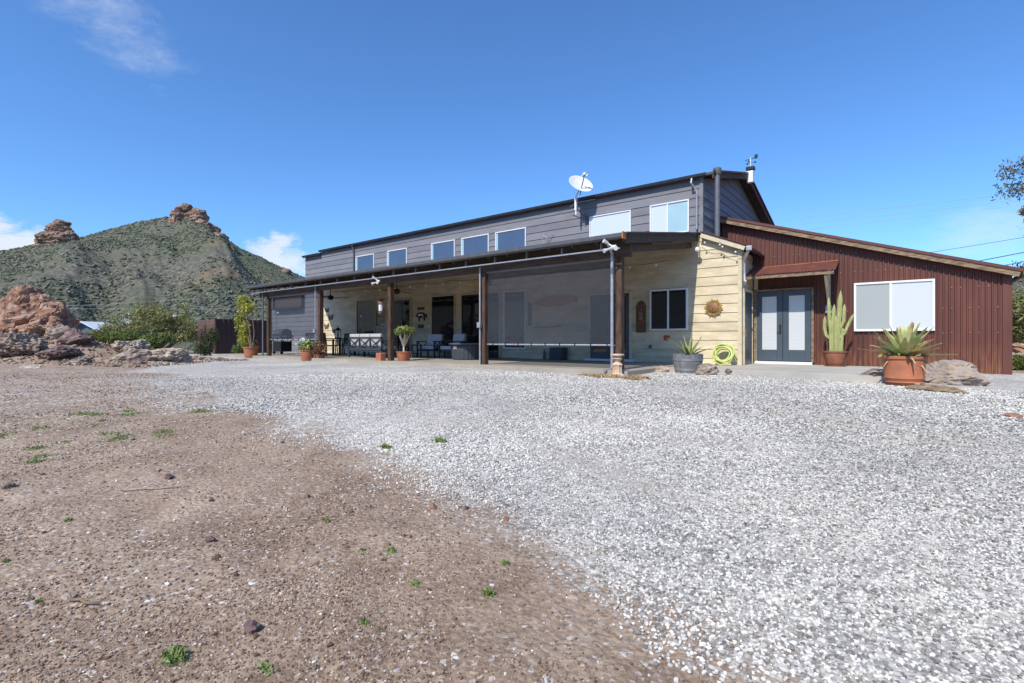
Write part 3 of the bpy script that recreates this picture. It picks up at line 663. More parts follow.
mb=MB(); mb.tube([(2.16,15.9,2.28),(2.16,22.8,2.28)],.055,10); part(mb,'gutter','trim_wood',smooth=True)
# dents/screws
mb=MB()
for zz in (.95,1.55,2.05,2.6,3.2):
    for k in range(34):
        x=-3.3+k*.162
        if zz<wtop(x)-.1 and (k*7+int(zz*10))%3: mb.cbox((x,RY-.024,zz+.004*(k%3)),(.018,.008,.018))
part(mb,'screws','galv')
# double doors
door_frame(-3.44,-2.03,.16,2.20,RY-.02,'trim_wood',.06)
for a,b,hx,lb in ((-3.43,-2.745,-2.80,'left leaf of the blue double doors'),(-2.735,-2.04,None,'right leaf of the blue double doors')): door_slab(a,b,.18,2.19,RY-.04,'door_blue','blind',.15,handle=hx,pz0=.50,label=lb)
part(MB().box(-3.46,-2.0,RY-.17,RY-.02,.09,.16),'threshold','white')
part(MB().box(-3.50,-3.40,RY-.06,RY-.015,.09,2.8),'door_jamb','trim_cream')
window(-1.0,.55,1.06,2.24,RY-.025,fr='white',w=.05,mull=(-.27,),panes=['blind_grey','blind_bright'],label='wide white slider window in the red wall')
part(MB().cbox((-1.62,RY-.04,1.62),(.16,.06,.2)),'outlet_box','galv',bevel=.01)
# canopy over the doors
part(corr(-3.72,-1.38,15.22,RY-.02,lambda x,y:2.60+.36*(y-15.22),pitch=.076,amp=.012),'canopy_roof','rust_roof')
mb=MB(); mb.bar((-3.70,15.27,2.535),(-1.42,15.27,2.535),.04,.09); part(mb,'canopy_fascia','trim_wood')
mb=MB(); mb.bar((-3.70,16.08,2.90),(-1.40,16.08,2.935),.03,.02); part(mb,'canopy_flashing','rust_edge')
for x in (-3.5,-2.95,-2.4,-1.9,-1.47):
    mb=MB(); mb.bar((x,15.3,2.545),(x,RY-.03,2.85),.04,.07); part(mb,'canopy_rafter','trim_wood')
mb=MB(); mb.bar((-1.62,RY-.05,1.85),(-1.62,15.42,2.5),.07,.08); mb.box(-1.66,-1.58,RY-.06,RY-.02,1.72,2.8); part(mb,'canopy_bracket','trim_cream')
# stove pipe
part(MB().lathe([(.075,3.6),(.075,5.52)],(-4.22,14.93,0),16),'stove_pipe','galvdark',smooth=True)
part(MB().lathe([(.075,5.50),(.10,5.53),(.115,5.56),(.115,5.70),(.09,5.72)],(-4.22,14.93,0),16),'stove_cap','galvdark',smooth=True)

# ---------------------------------------------------------------- things on the house
# satellite dish
dish=empty('satellite_dish','white satellite dish on a mast above the grey upper wall','satellite dish',(-8.60,14.42,5.1))
nrm=Vector((.66,-.436,.60)).normalized(); cen=Vector((-8.36,14.28,5.85)); q=nrm.to_track_quat('Z','Y').to_matrix().to_4x4(); xf=Matrix.Translation(cen)@q
mb=MB(xf); prof=[(.0001,0),(.12,.006),(.24,.025),(.34,.052),(.41,.080),(.417,.080),(.34,.04),(.24,.010),(.0002,-.02)]; mb.lathe(prof,n=36); mb.build('reflector','offwhite',dish,smooth=True)
feed=cen+nrm*.42+Vector((0,0,.02)); low=cen-Vector((.02,0,.34))+nrm*.03
MB().tube([low,cen+nrm*.24-Vector((0,0,.12)),feed],.018,6).build('feed_arm','galvdark',dish,smooth=True)
MB().cbox(feed,(.11,.08,.07)).cbox(feed+Vector((.09,.02,-.06)),(.06,.07,.06)).cbox(feed+Vector((-.1,.03,-.05)),(.05,.07,.06)).build('receiver','offwhite',dish,bevel=.012)
MB().tube([(-8.60,14.42,4.95),(-8.60,14.42,5.55),cen-nrm*.04-Vector((.02,0,.12))],.025,8).cbox((-8.60,14.42,5.3),(.07,.07,.4)).build('mast','white',dish,smooth=True)
MB().tube([(-8.6,14.42,5.35),(-8.0,14.60,5.40)],.012,6).tube([(-8.6,14.42,5.35),(-8.95,14.62,5.3)],.012,6).build('brace','galv',dish)
MB().tube([(-8.58,14.40,5.2),(-8.50,14.62,5.0),(-8.40,14.72,4.9),(-8.46,14.75,4.7)],.02,5).tube([(-8.45,14.72,5.05),(-8.35,14.74,4.9),(-8.42,14.76,4.8)],.02,5).build('cable','wire',dish)
# old bracket on porch roof
old=empty('dish_mount','bare forked metal antenna mount on the porch roof edge','antenna mount',(-9.4,13.9,3.75))
MB().tube([(-9.4,13.9,3.7),(-9.38,13.9,4.15),(-9.58,13.88,4.32)],.016,6).build('bent_arm','galvdark',old)
MB().tube([(-9.4,13.9,3.95),(-9.15,13.9,4.25)],.012,6).tube([(-9.4,13.9,3.8),(-9.62,13.9,4.2)],.012,6).build('brace','galvdark',old)
MB().cbox((-9.4,13.9,3.76),(.2,.16,.03)).build('base_plate','galvdark',old)
# weather station on the gable peak
ws=empty('weather_station','white weather station with wind vane on the gable peak','weather station',(-4.18,18.7,6.2))
MB().box(-4.28,-4.08,18.62,18.80,6.22,6.62).build('sensor_box','white',ws,bevel=.015)
MB().box(-4.31,-4.05,18.60,18.83,6.66,6.76).build('rain_cap','black',ws)
MB().tube([(-4.18,18.7,6.6),(-4.18,18.7,7.08)],.018,6).build('mast','white',ws)
MB().tube([(-4.35,18.7,7.02),(-4.02,18.7,7.06)],.012,6).box(-4.05,-3.95,18.69,18.71,7.02,7.16).build('wind_vane','black',ws)
mb=MB()
for k in range(3):
    a=k*2.094+.4; mb.tube([(-4.18,18.7,6.92),(-4.18+.14*math.cos(a),18.7+.14*math.sin(a),6.92)],.007,5); mb.ball((-4.18+.15*math.cos(a),18.7+.15*math.sin(a),6.92),.035,1)
mb.build('wind_cups','black',ws)
# flood lights
def flood(x,y,z,label,sc=.72):
    t=empty('flood_light',label,'flood light',(x,y,z),group='flood lights on the porch posts')
    MB().cbox((x,y,z),(.12,.05,.06)).build('mount','offwhite',t,bevel=.01)
    for dx,dy,dz,ux in ((-.22,-.08,-.12,-.05),(.16,-.08,-.09,.05),(-.26,-.02,.16,-.08)):
        dx*=sc;dy*=sc;dz*=sc; h=MB(); h.tube([(x,y,z),(x+dx*.5,y+dy*.5,z+dz*.4),(x+dx*.75,y+dy,z+dz*.8)],.016,6); a=Vector((x+dx*.7,y+dy,z+dz*.7)); b=a+Vector((dx*.35,-.09,dz*.45)); h.tube([a,(a+b)/2,b],[.022,.035,.048],12); h.build('lamp_head','offwhite',t,smooth=True)
    return t
flood(-5.03,10.05,2.84,'white triple flood light at the right porch corner post')
flood(-13.45,10.12,2.70,'white flood light cluster high on the middle porch post')
t=empty('globe_lamp','small white globe lamp under the porch roof where the cream wall turns sunny','lamp',(-4.66,14.6,3.35)); MB().ball((-4.66,14.55,3.37),.075,3).build('globe','white',t,smooth=True); MB().tube([(-4.66,14.55,3.43),(-4.66,14.7,3.6)],.015,6).build('stem','galv',t)
# lantern on post
t=empty('wall_lantern','dark lantern with pale glass on the middle porch post','lantern',(-13.5,10.28,1.9))
MB().bar((-13.37,10.38,2.12),(-13.5,10.26,2.12),.03,.03).cbox((-13.5,10.24,2.1),(.17,.17,.03)).build('bracket','black',t)
MB().lathe([(.05,1.72),(.065,1.74),(.065,1.93),(.05,2.0)],(-13.5,10.24,0),8).build('glass','offwhite',t)
MB().lathe([(.11,1.98),(.06,2.06),(.02,2.10)],(-13.5,10.24,0),8).lathe([(.03,1.6),(.08,1.66),(.08,1.71)],(-13.5,10.24,0),8).build('cap','plaque',t)
t=empty('lamp_bracket','bent black shelf bracket low on the middle porch post','bracket',(-13.45,10.3,1.3)); MB().tube([(-13.37,10.39,1.55),(-13.65,10.25,1.45),(-13.55,10.27,1.3),(-13.40,10.39,1.25)],.018,6).build('arm','black',t)
# ceiling fans
def fan(x,y,label,rot):
    t=empty('ceiling_fan',label,'ceiling fan',(x,y,2.6),group='ceiling fans under the porch roof')
    MB().tube([(x,y,rz(y)-.05),(x,y,2.75)],.018,8).build('rod','black',t)
    MB().lathe([(.05,2.78),(.13,2.74),(.14,2.66),(.10,2.6),(.04,2.57)],(x,y,0),20).build('motor','black',t,smooth=True)
    for k in range(4):
        a=rot+k*math.pi/2; c,s=math.cos(a),math.sin(a)
        xf=Matrix.Translation((x,y,2.68))@Matrix.Rotation(a,4,'Z')@Matrix.Rotation(R(12),4,'X')
        mb=MB(xf); mb.prism([(.13,-.04),(.3,-.075),(.78,-.085),(.82,-.04),(.82,.04),(.78,.085),(.3,.075),(.13,.04)],-.006,.006,axis='z'); mb.build('fan_blade','gold' if k%2==0 else 'plaque',t)
fan(-20.2,12.6,'dark ceiling fan with golden blades above the dining set',.5)
fan(-15.6,12.6,'ceiling fan with golden blades above the armchairs',.15)
fan(-10.9,12.6,'ceiling fan seen through the screened bay',.35)
# string lights
t=empty('string_lights','string of small round bulbs sagging under the porch roof','string lights',(-13,12.2,2.6))
pts=[];bp=[]
n=18
for i in range(n*4+1):
    u=i/(n*4); x=-18.5+u*13.3; y=11.6+2.2*u; sag=.10*math.sin(math.pi*((u*n)%2)/2); z=2.78-sag*.6+.25*u; pts.append((x,y,z)); 
    if i%4==2: bp.append((x,y,z))
MB().tube(pts,.006,5).build('cord','black',t)
for b in bp: MB().ball((b[0],b[1],b[2]-.06),.035,2).build('bulb','bulb',t,smooth=True)
t=empty('string_lights','string of bare bulbs hung along the fascia of the cream corner','string lights',(-4.1,14.55,3.4))
pts=[(-4.6+1.1*i/16,14.6-.02,3.74-.43*1.1*i/16-.10*abs(math.sin(math.pi*i/8))) for i in range(17)]
MB().tube(pts,.006,5).build('cord','black',t)
for i in (2,8,9,14): MB().ball((pts[i][0],pts[i][1],pts[i][2]-.06),.03,2).build('bulb','bulb',t,smooth=True)
# screens
def screen(x0,x1,z0,z1,y,label):
    t=empty('sun_screen',label,'sun screen',((x0+x1)/2,y,z0),group=None)
    mb=MB(); n=24; vs=[];fs=[]
    for j in range(9):
        for i in range(n+1):
            u=i/n;v=j/8; vs.append((x0+(x1-x0)*u,y+.02*math.sin(u*5+v*3)*math.sin(math.pi*v),z0+(z1-z0)*v))
    for j in range(8):
        for i in range(n): a=j*(n+1)+i; fs.append((a,a+1,a+n+2,a+n+1))
    mb.add(vs,fs).build('cloth','screen',t,smooth=True)
    MB().tube([(x0,y,z0),(x1,y,z0)],.02,8).build('bottom_bar','galv',t)
    MB().tube([(x0,y,z1),(x1,y,z1)],.05,10).build('roller','galvdark',t)
    mb=MB()
    for i in range(9): x=x0+(x1-x0)*(i+.5)/9; mb.box(x-.012,x+.012,y-.03,y+.0,z0-.03,z0+.05)
    mb.build('clips','black',t)
screen(-21.42,-17.6,.80,2.62,10.50,'grey mesh sun screen let down over the leftmost porch bay')
screen(-9.10,-5.2,.66,2.66,10.50,'large grey mesh sun screen between the two right porch posts')
# things on walls
def sunburst():
    c=Vector((-4.28,WY-.07,1.70)); t=empty('sun_ornament','brass sunburst ornament on the sunny cream wall','wall ornament',c)
    mb=MB()
    for k in range(20):
        a=2*math.pi*k/20; L_=.27 if k%2 else .23; d=Vector((math.cos(a),0,math.sin(a))); p=Vector((-math.sin(a),0,math.cos(a)))
        bend=p*.03
        pts=[c+d*.12-p*.03,c+d*.19-p*.035+bend,c+d*L_+bend*1.5,c+d*.19+p*.035+bend,c+d*.12+p*.03]
        vs=[q for q in pts]+[q+Vector((0,.014,0)) for q in pts]; n=5
        mb.add(vs,[tuple(range(n)),tuple(range(2*n-1,n-1,-1))]+[(i,i+n,(i+1)%n+n,(i+1)%n) for i in range(n)])
    mb.build('rays','sun',t)
    xf=Matrix.Translation(c)@Matrix.Rotation(R(90),4,'X')
    MB(xf).lathe([(.15,-.015),(.15,.01),(.13,.03),(.08,.045),(.02,.05)],n=28).build('face','sunface',t,smooth=True)
    m=MB(); m.ball(c+Vector((-.05,-.045,.03)),.018,1); m.ball(c+Vector((.05,-.045,.03)),.018,1); m.ball(c+Vector((0,-.055,-.01)),.02,1); m.cbox(c+Vector((0,-.045,-.06)),(.07,.015,.012)); m.build('features','plaque',t)
sunburst()
t=empty('carved_plaque','arched carved wooden plaque with red flowers left of the cream wall window','plaque',(-6.47,WY-.05,1.0))
poly=[(-6.63,1.02),(-6.31,1.02),(-6.31,1.85),(-6.36,1.96),(-6.47,2.02),(-6.58,1.96),(-6.63,1.85)]
MB().prism(poly,WY-.06,WY-.025).build('board','plaque',t,bevel=.008)
MB().ball((-6.5,WY-.08,1.32),.05,1).ball((-6.42,WY-.08,1.38),.04,1).ball((-6.45,WY-.08,1.72),.045,1).build('flowers','red',t)
MB().cbox((-6.47,WY-.075,1.52),(.12,.03,.25)).build('relief','trim_wood',t,bevel=.01)
def flat(name,label,cat,poly,y,m,t=.02,**k): return MB().prism(poly,y-t,y).build(name,m,label=label,cat=cat,**k)
flat('wall_plate','small faded red plate below the cream wall window','wall plate',[(-5.74,.78),(-5.56,.78),(-5.56,.92),(-5.74,.92)],WY-.025,'red')
flat('outlet_cover','small blue grey outlet cover low on the cream wall','outlet cover',[(-6.22,.52),(-6.13,.52),(-6.13,.63),(-6.22,.63)],WY-.025,'bluepanel')
flat('wooden_plank','long fish shaped honey wood plank on the wall behind the right screen','wall ornament',[(-10.55,2.12),(-10.3,2.26),(-9.8,2.33),(-9.2,2.33),(-8.95,2.26),(-8.78,2.28),(-8.80,2.06),(-8.95,2.10),(-9.3,1.98),(-10.1,1.97),(-10.45,2.03)],WY-.03,'plank',t=.04)
MB().tube([(-10.52,WY-.12,1.22),(-9.37,WY-.12,1.27)],.018,8).tube([(-9.5,WY-.12,1.27),(-9.5,WY-.02,1.35)],.012,6).tube([(-10.4,WY-.12,1.225),(-10.4,WY-.02,1.35)],.012,6).build('towel_rail','plank',label='pale wooden rail on the wall under the fish shaped plank',cat='rail')
MB().box(-10.83,-10.71,WY-.05,WY-.024,1.42,2.0).ball((-10.77,WY-.06,2.08),.06,2).ball((-10.77,WY-.06,1.36),.06,2).build('thermometer','bluepanel',label='tall pale thermometer on the wall behind the right screen',cat='thermometer')
flat('wall_sign','small dark plate above the bull shaped sign','sign',[(-16.9,2.10),(-16.45,2.10),(-16.45,2.22),(-16.9,2.22)],WY-.025,'plaque',group=None)
flat('wall_sign','small dark plate below the bull shaped sign','sign',[(-16.88,1.30),(-16.5,1.30),(-16.5,1.46),(-16.88,1.46)],WY-.025,'plaque')
bull=[(-17.02,1.84),(-16.92,1.95),(-16.75,2.0),(-16.5,1.98),(-16.38,1.9),(-16.30,1.9),(-16.26,1.8),(-16.34,1.76),(-16.40,1.80),(-16.42,1.62),(-16.49,1.62),(-16.50,1.74),(-16.74,1.74),(-16.76,1.60),(-16.84,1.60),(-16.84,1.76),(-16.92,1.78)]
t=empty('bull_sign','black and white bull shaped wall sign between the porch doors','sign',(-16.65,WY-.05,1.6))
MB().prism(bull,WY-.045,WY-.025).build('silhouette','black',t)
MB().prism([(-16.86,1.83),(-16.60,1.86),(-16.50,1.76),(-16.55,1.92),(-16.80,1.93)],WY-.055,WY-.046).build('white_patch','white',t)
t=empty('wall_panel','wide dark framed panel with dull red face high on the grey wall of the leftmost bay','wall panel',(-28,WY-.1,2.5))
MB().box(-29.6,-26.3,WY-.3,WY-.03,2.55,2.66).box(-29.6,-29.5,WY-.2,WY-.03,2.66,3.4).box(-26.4,-26.3,WY-.2,WY-.03,2.66,3.4).box(-29.5,-26.4,WY-.2,WY-.03,3.3,3.4).build('frame','black',t)
MB().box(-29.5,-26.4,WY-.10,WY-.03,2.66,3.3).build('panel','beam',t)
for (x,z,s,lb) in ((-24.05,2.35,.16,'topmost dark metal butterfly on the cream wall by the dining set'),(-23.7,1.95,.22,'middle dark metal butterfly on the cream wall by the dining set'),(-24.1,1.5,.22,'lower left dark metal butterfly on the cream wall by the dining set'),(-23.45,1.25,.13,'small lowest dark metal butterfly on the cream wall by the dining set')):
    flat('metal_butterfly',lb,'wall ornament',[(x-s,z+s*.7),(x-.02,z+.05),(x+.02,z+.05),(x+s,z+s*.8),(x+s*.8,z-.0),(x+s*.6,z-s*.6),(x,z-.08),(x-s*.6,z-s*.6),(x-s*.8,z)],WY-.03,'plaque',group='metal butterflies')

# ---------------------------------------------------------------- furniture on the patio
PZ=.101
def sofa(x,y,w,label,name='outdoor_sofa',cat='sofa',group=None,rz=0,seats=3,back_to_camera=True):
    """slatted frame with crossed braces; local y- is the front of the seat"""
    t=empty(name,label,cat,(x,y,PZ),rz,group); d=.78; k=dict(local=True)
    for sx in(-1,1):
        for sy in(-1,1):
            MB().box(sx*w/2-.04*(sx>0)-.0,sx*w/2+.04*(sx<0),sy*d/2-.06*(sy>0),sy*d/2+.06*(sy<0),0,.62 if sy<0 else .80).build('leg','darkcush' if False else 'wicker',t,**k)
        MB().box(sx*w/2-.07*(sx>0),sx*w/2+.07*(sx<0),-d/2,d/2,.60,.64).build('armrest','wicker',t,**k)
        mb=MB(); xx=sx*(w/2-.03); mb.bar((xx,-d/2+.05,.22),(xx,d/2-.05,.60),.03,.03).bar((xx,-d/2+.05,.60),(xx,d/2-.05,.22),.03,.03); mb.build('side_brace','wicker',t,**k)
    MB().box(-w/2+.02,w/2-.02,-d/2+.03,d/2-.03,.24,.31).build('seat_frame','wicker',t,**k)
    mb=MB(); mb.box(-w/2,w/2,d/2-.05,d/2,.74,.80).box(-w/2,w/2,d/2-.05,d/2,.30,.36)
    for i in range(seats):
        a=-w/2+.04+(w-.08)*i/seats;b=-w/2+.04+(w-.08)*(i+1)/seats
        mb.bar((a+.03,d/2-.025,.37),(b-.03,d/2-.025,.73),.03,.035).bar((a+.03,d/2-.025,.73),(b-.03,d/2-.025,.37),.03,.035); mb.box(b-.02,b+.02,d/2-.05,d/2,.34,.76)
    mb.build('back_frame','wicker',t,**k)
    for i in range(seats):
        a=-w/2+.06+(w-.12)*i/seats;b=-w/2+.06+(w-.12)*(i+1)/seats
        MB().box(a+.01,b-.01,-d/2+.02,d/2-.2,.315,.45).build('seat_cushion','cushion',t,bevel=.035,smooth=True,**k)
        MB(Matrix.Translation((0,d/2-.15,.45))@Matrix.Rotation(R(-10),4,'X')).box(a+.01,b-.01,-.07,.07,0,.47).build('back_cushion','cushion',t,bevel=.05,smooth=True,**k)
    return t
sofa(-16.25,11.95,2.1,'long grey cushioned sofa with crossed back braces, its back to the drive',rz=math.pi)
sofa(-14.95,13.8,.86,'grey cushioned armchair behind the low side table','armchair','armchair','grey patio armchairs',R(12),1)
sofa(-13.65,13.75,.86,'grey cushioned armchair beside the fire table','armchair','armchair','grey patio armchairs',R(-10),1)
t=empty('side_table','low dark slatted side table between jade pot and armchair','table',(-14.9,12.75,PZ))
for sx in(-1,1):
    for sy in(-1,1): MB().cbox((sx*.28,sy*.22,.23),(.05,.05,.46)).build('leg','wicker',t,local=True)
MB().cbox((0,0,.48),(.68,.52,.04)).build('table_top','wicker',t,local=True,bevel=.008)
MB().cbox((0,0,.16),(.56,.42,.03)).build('shelf','wicker',t,local=True)
MB().lathe([(.05,0),(.06,.02),(.055,.12),(.02,.14)],(-15.08,12.6,PZ+.51),12).build('candle_jar','gold',label='small amber jar on the low side table',cat='jar',smooth=True)
t=empty('fire_table','round ribbed dark fire table with a wide pale edged top','fire table',(-12.0,12.75,PZ))
MB().lathe([(.46,0),(.50,.03),(.52,.3),(.52,.5),(.48,.52)],n=72,rib=.02,nrib=24).build('base','wicker',t,local=True)
MB().lathe([(.60,.52),(.64,.535),(.64,.565),(.60,.58)],n=48).build('table_top','galvdark',t,local=True)
MB().cbox((-.05,-.53,.42),(.16,.02,.12)).build('control_panel','galv',t,local=True,bevel=.006)
MB().lathe([(.2,.581),(.22,.60),(.2,.62)],n=24).build('burner_cover','black',t,local=True)
# dining set
t=empty('dining_table','dark dining table set in the left open bay','table',(-19.9,12.7,PZ))
MB().cbox((0,0,.73),(1.9,.95,.05)).build('table_top','black',t,local=True,bevel=.01)
for sx in(-1,1):
    for sy in(-1,1): MB().cbox((sx*.85,sy*.38,.35),(.07,.07,.70)).build('leg','black',t,local=True)
def chair(x,y,rz,label):
    t=empty('dining_chair',label,'chair',(x,y,PZ),rz,'black dining chairs'); k=dict(local=True)
    for sx in(-1,1):
        MB().bar((sx*.24,-.24,0),(sx*.24,-.22,.64),.035,.035).build('leg','black',t,**k)
        MB().bar((sx*.24,.26,0),(sx*.24,.22,.45),.035,.035).bar((sx*.24,.22,.45),(sx*.24,.30,.98),.035,.035).build('leg','black',t,**k)
        MB().bar((sx*.24,-.24,.65),(sx*.24,.25,.66),.05,.03).build('armrest','black',t,**k)
    MB().cbox((0,0,.44),(.5,.5,.05)).build('seat','darkcush',t,bevel=.012,**k)
    mb=MB(); mb.bar((-.25,.30,.96),(.25,.30,.96),.035,.06)
    for i in range(6): xx=-.19+i*.076; mb.bar((xx,.225,.48),(xx,.297,.95),.02,.035)
    mb.build('backrest','black',t,**k); return t
chair(-20.7,12.15,R(200),'black slatted dining chair nearest the screened bay')
chair(-19.3,12.0,R(170),'black slatted dining chair between the table and the sofa end')
chair(-20.6,13.5,R(5),'black slatted dining chair behind the left of the dining table')
chair(-19.2,13.5,R(-8),'black slatted dining chair behind the right of the dining table')
t=empty('table_lantern','tall dark lantern standing on the dining table','lantern',(-19.7,12.65,PZ+.756))
MB().cbox((0,0,.02),(.2,.2,.04)).cbox((0,0,.36),(.2,.2,.03)).build('frame','black',t,local=True)
for sx in(-1,1):
    for sy in(-1,1): MB().cbox((sx*.085,sy*.085,.19),(.02,.02,.32)).build('corner_post','black',t,local=True)
MB().lathe([(.13,.37),(.05,.46),(.02,.48)],n=12).build('cap','black',t,local=True)
MB().tube([(-.04,0,.48),(-.03,0,.56),(.03,0,.56),(.04,0,.48)],.008,6).build('handle','black',t,local=True)
MB().lathe([(.04,.04),(.04,.2),(.01,.21)],n=12).build('candle','offwhite',t,local=True)
# grill
t=empty('barbecue_grill','black barbecue grill with domed lid behind the leftmost screen','grill',(-23.7,12.2,PZ))
k=dict(local=True)
MB().prism([(-.27,.92),(.27,.92),(.27,1.02),(.20,1.16),(.05,1.22),(-.12,1.20),(-.24,1.08)],-.40,.40,axis='x').build('lid','wicker',t,**k)
MB().box(-.42,.42,-.30,.28,.72,.92).build('firebox','black',t,**k)
mb=MB()
for i in range(4): mb.tube([(-.3+i*.2,-.30,.82),(-.3+i*.2,-.345,.82)],.028,10)
mb.build('knobs','galv',t,**k)
MB().box(-.38,.38,-.26,.26,.12,.62).build('cabinet','black',t,bevel=.01,**k)
MB().box(-.72,-.43,-.22,.22,.84,.88).build('side_shelf','galvdark',t,**k); MB().box(.43,.72,-.22,.22,.84,.88).build('side_shelf','galvdark',t,**k)
MB().tube([(-.32,-.36,1.03),(.32,-.36,1.03)],.014,8).build('handle','galv',t,**k)
for sx in(-1,1):
    for sy in(-1,1): MB().cbox((sx*.38,sy*.24,.42),(.04,.04,.6)).build('leg','black',t,**k)
    MB().tube([(sx*.36-.02,-.22,.07),(sx*.36+.02,-.22,.07)],.07,14).build('wheel','blackplastic',t,**k)
MB().tube([(-24.7,12.4,PZ),(-24.7,12.4,2.1),(-24.55,12.4,2.15)],.025,8).lathe([(.12,PZ),(.12,PZ+.03)],(-24.7,12.4,0),16).lathe([(.06,2.07),(.09,2.11),(.05,2.17)],(-24.5,12.4,0),12).build('floor_lamp','galv',label='thin grey lamp pole beside the barbecue grill',cat='lamp',smooth=True)
t=empty('stool','small pale metal stool beside the barbecue grill','stool',(-22.3,12.2,PZ))
MB().lathe([(.17,.46),(.18,.48),(.17,.50)],n=20).build('seat','galv',t,local=True)
for i in range(4):
    a=i*1.5708+.78; MB().tube([(.13*math.cos(a),.13*math.sin(a),.46),(.2*math.cos(a),.2*math.sin(a),0)],.014,6).build('leg','galv',t,local=True)
MB().box(-9.62,-9.12,14.35,14.72,PZ,.52).build('storage_crate','bluepanel',label='dark blue plastic crate against the wall below the right screen',cat='crate',bevel=.02).data.materials[0]=M['wicker']
MB().lathe([(.05,PZ),(.055,.12),(.05,.36),(.02,.42),(.02,.47)],(-10.0,14.6,0),12).build('bottle','galvdark',label='slim grey bottle beside the dark blue crate',cat='bottle',smooth=True)
MB().box(-13.66,-13.40,10.16,10.38,.05,.36).build('clay_block','terra',label='squat terracotta block at the foot of the middle porch post',cat='block',bevel=.03).data.materials[0]=M['terra']

# ---------------------------------------------------------------- pots and plants
def G0(x,y): return float(gz(np.array([float(x)]),np.array([float(y)]))[0])
M['leafgreen']=ramp_attr('succulent_leaf','rnd',[(0,(.10,.17,.05)),(.5,(.20,.28,.09)),(.85,(.38,.42,.14)),(1,(.45,.30,.14))],.55,transl=.1)
M['leafyellow']=ramp_attr('yellow_green_leaf','rnd',[(0,(.16,.20,.03)),(.5,(.36,.38,.06)),(1,(.55,.50,.12))],.6,transl=.25)
M['shrubleaf']=ramp_attr('willow_shrub_leaf','rnd',[(0,(.13,.15,.05)),(.5,(.25,.255,.10)),(.85,(.36,.35,.16)),(1,(.44,.40,.20))],.7,transl=.25)
M['brightleaf']=ramp_attr('bright_bush_leaf','rnd',[(0,(.07,.10,.03)),(.5,(.14,.19,.05)),(1,(.24,.28,.09))],.7,transl=.25)
M['euca']=ramp_attr('eucalyptus_leaf','rnd',[(0,(.06,.075,.05)),(.5,(.13,.14,.085)),(1,(.26,.19,.11))],.6,transl=.2)
M['darkleaf']=ramp_attr('dark_scrub_leaf','rnd',[(0,(.03,.04,.018)),(.6,(.06,.08,.03)),(1,(.11,.13,.05))],.8,transl=.1)
M['redleaf']=ramp_attr('reddish_succulent_leaf','rnd',[(0,(.10,.03,.03)),(.5,(.20,.08,.05)),(1,(.2,.22,.08))],.6)
M['agaveleaf']=ramp_attr('agave_blade','rnd',[(0,(.20,.27,.09)),(.5,(.38,.43,.15)),(.75,(.52,.50,.22)),(1,(.52,.30,.16))],.5,noise_mix=.2,nscale=9)
M['weed']=ramp_attr('low_weed_leaf','rnd',[(0,(.12,.17,.05)),(.5,(.21,.28,.09)),(1,(.33,.36,.15))],.7,transl=.15)
M['dry']=ramp_attr('dry_straw','rnd',[(0,(.30,.2,.1)),(1,(.55,.42,.24))],.9)
def leaf_cloud(cs,n,ls,seed=1,elong=1.8,drop=0):
    """n small leaf quads spread through ellipsoids cs=[(centre,radii,weight)]"""
    r=np.random.default_rng(seed); C=np.array([c for c,_,_ in cs]);Q=np.array([q for _,q,_ in cs]);w=np.array([w for *_,w in cs],float);w/=w.sum()
    k=r.choice(len(cs),n,p=w); d=r.normal(size=(n,3)); d/=np.linalg.norm(d,axis=1)[:,None]; rad=r.uniform(0,1,n)**.42
    # uneven outline
    bump=1+.35*np.sin(d[:,0]*5+k*1.7)*np.sin(d[:,1]*6+k)*np.cos(d[:,2]*5+k*.6)+.15*r.normal(size=n)
    P=C[k]+d*Q[k]*(rad*bump)[:,None]
    a=r.normal(size=(n,3)); a[:,2]-=drop; a/=np.linalg.norm(a,axis=1)[:,None]; b=np.cross(a,r.normal(size=(n,3))); b/=np.linalg.norm(b,axis=1)[:,None]
    s=ls*r.uniform(.6,1.4,n)[:,None]; A=a*s*elong; B=b*s*.5
    V=np.stack([P-A,P+B,P+A,P-B],1).reshape(-1,3); F=np.arange(4*n).reshape(n,4)
    return V,F,np.repeat(np.clip(r.beta(2,2,n)+.12*np.sin(k*2.3),0,1),4)
def np_part(name,V,F,m,parent=None,attrs=None,smooth=False,**tg):
    V=np.asarray(V,float)
    if parent is not None: off=np.array(ORG[parent.name][:])
    else: off=np.array([V[:,0].mean(),V[:,1].mean(),V[:,2].min()])
    o=np_mesh(name,V-off,F,m,attrs=attrs,smooth=smooth)
    if parent is not None: o.parent=parent; ORG[o.name]=Vector(off)
    else: o.location=off; ORG[o.name]=Vector(off)
    return tag(o,**tg)
def pot(parent,x,y,z,r,h,m='terra',rim=.12,bands=()):
    prof=[(r*.72,0),(r*.75,.01),(r*.9,h*.75)]
    for b in bands: prof+=[(r*(.72+.22*b),h*b-.012),(r*(.76+.22*b),h*b),(r*(.72+.22*b),h*b+.012)]
    prof=sorted(prof,key=lambda q:q[1])+[(r*.93,h*(1-rim)),(r,h*(1-rim)+.005),(r*1.02,h),(r*.9,h),(r*.87,h*.93),(.001,h*.92)]
    o=MB().lathe(prof,(x,y,z),32).build('pot',m,parent,smooth=True)
    MB().lathe([(r*.86,h*.90),(r*.5,h*.945),(.001,h*.95)],(x,y,z),20).build('soil','soil',parent)
    return o
def potted(x,y,label,cat='potted plant',name='potted_plant',z=None,group=None): return empty(name,label,cat,(x,y,G0(x,y) if z is None else z),0,group)
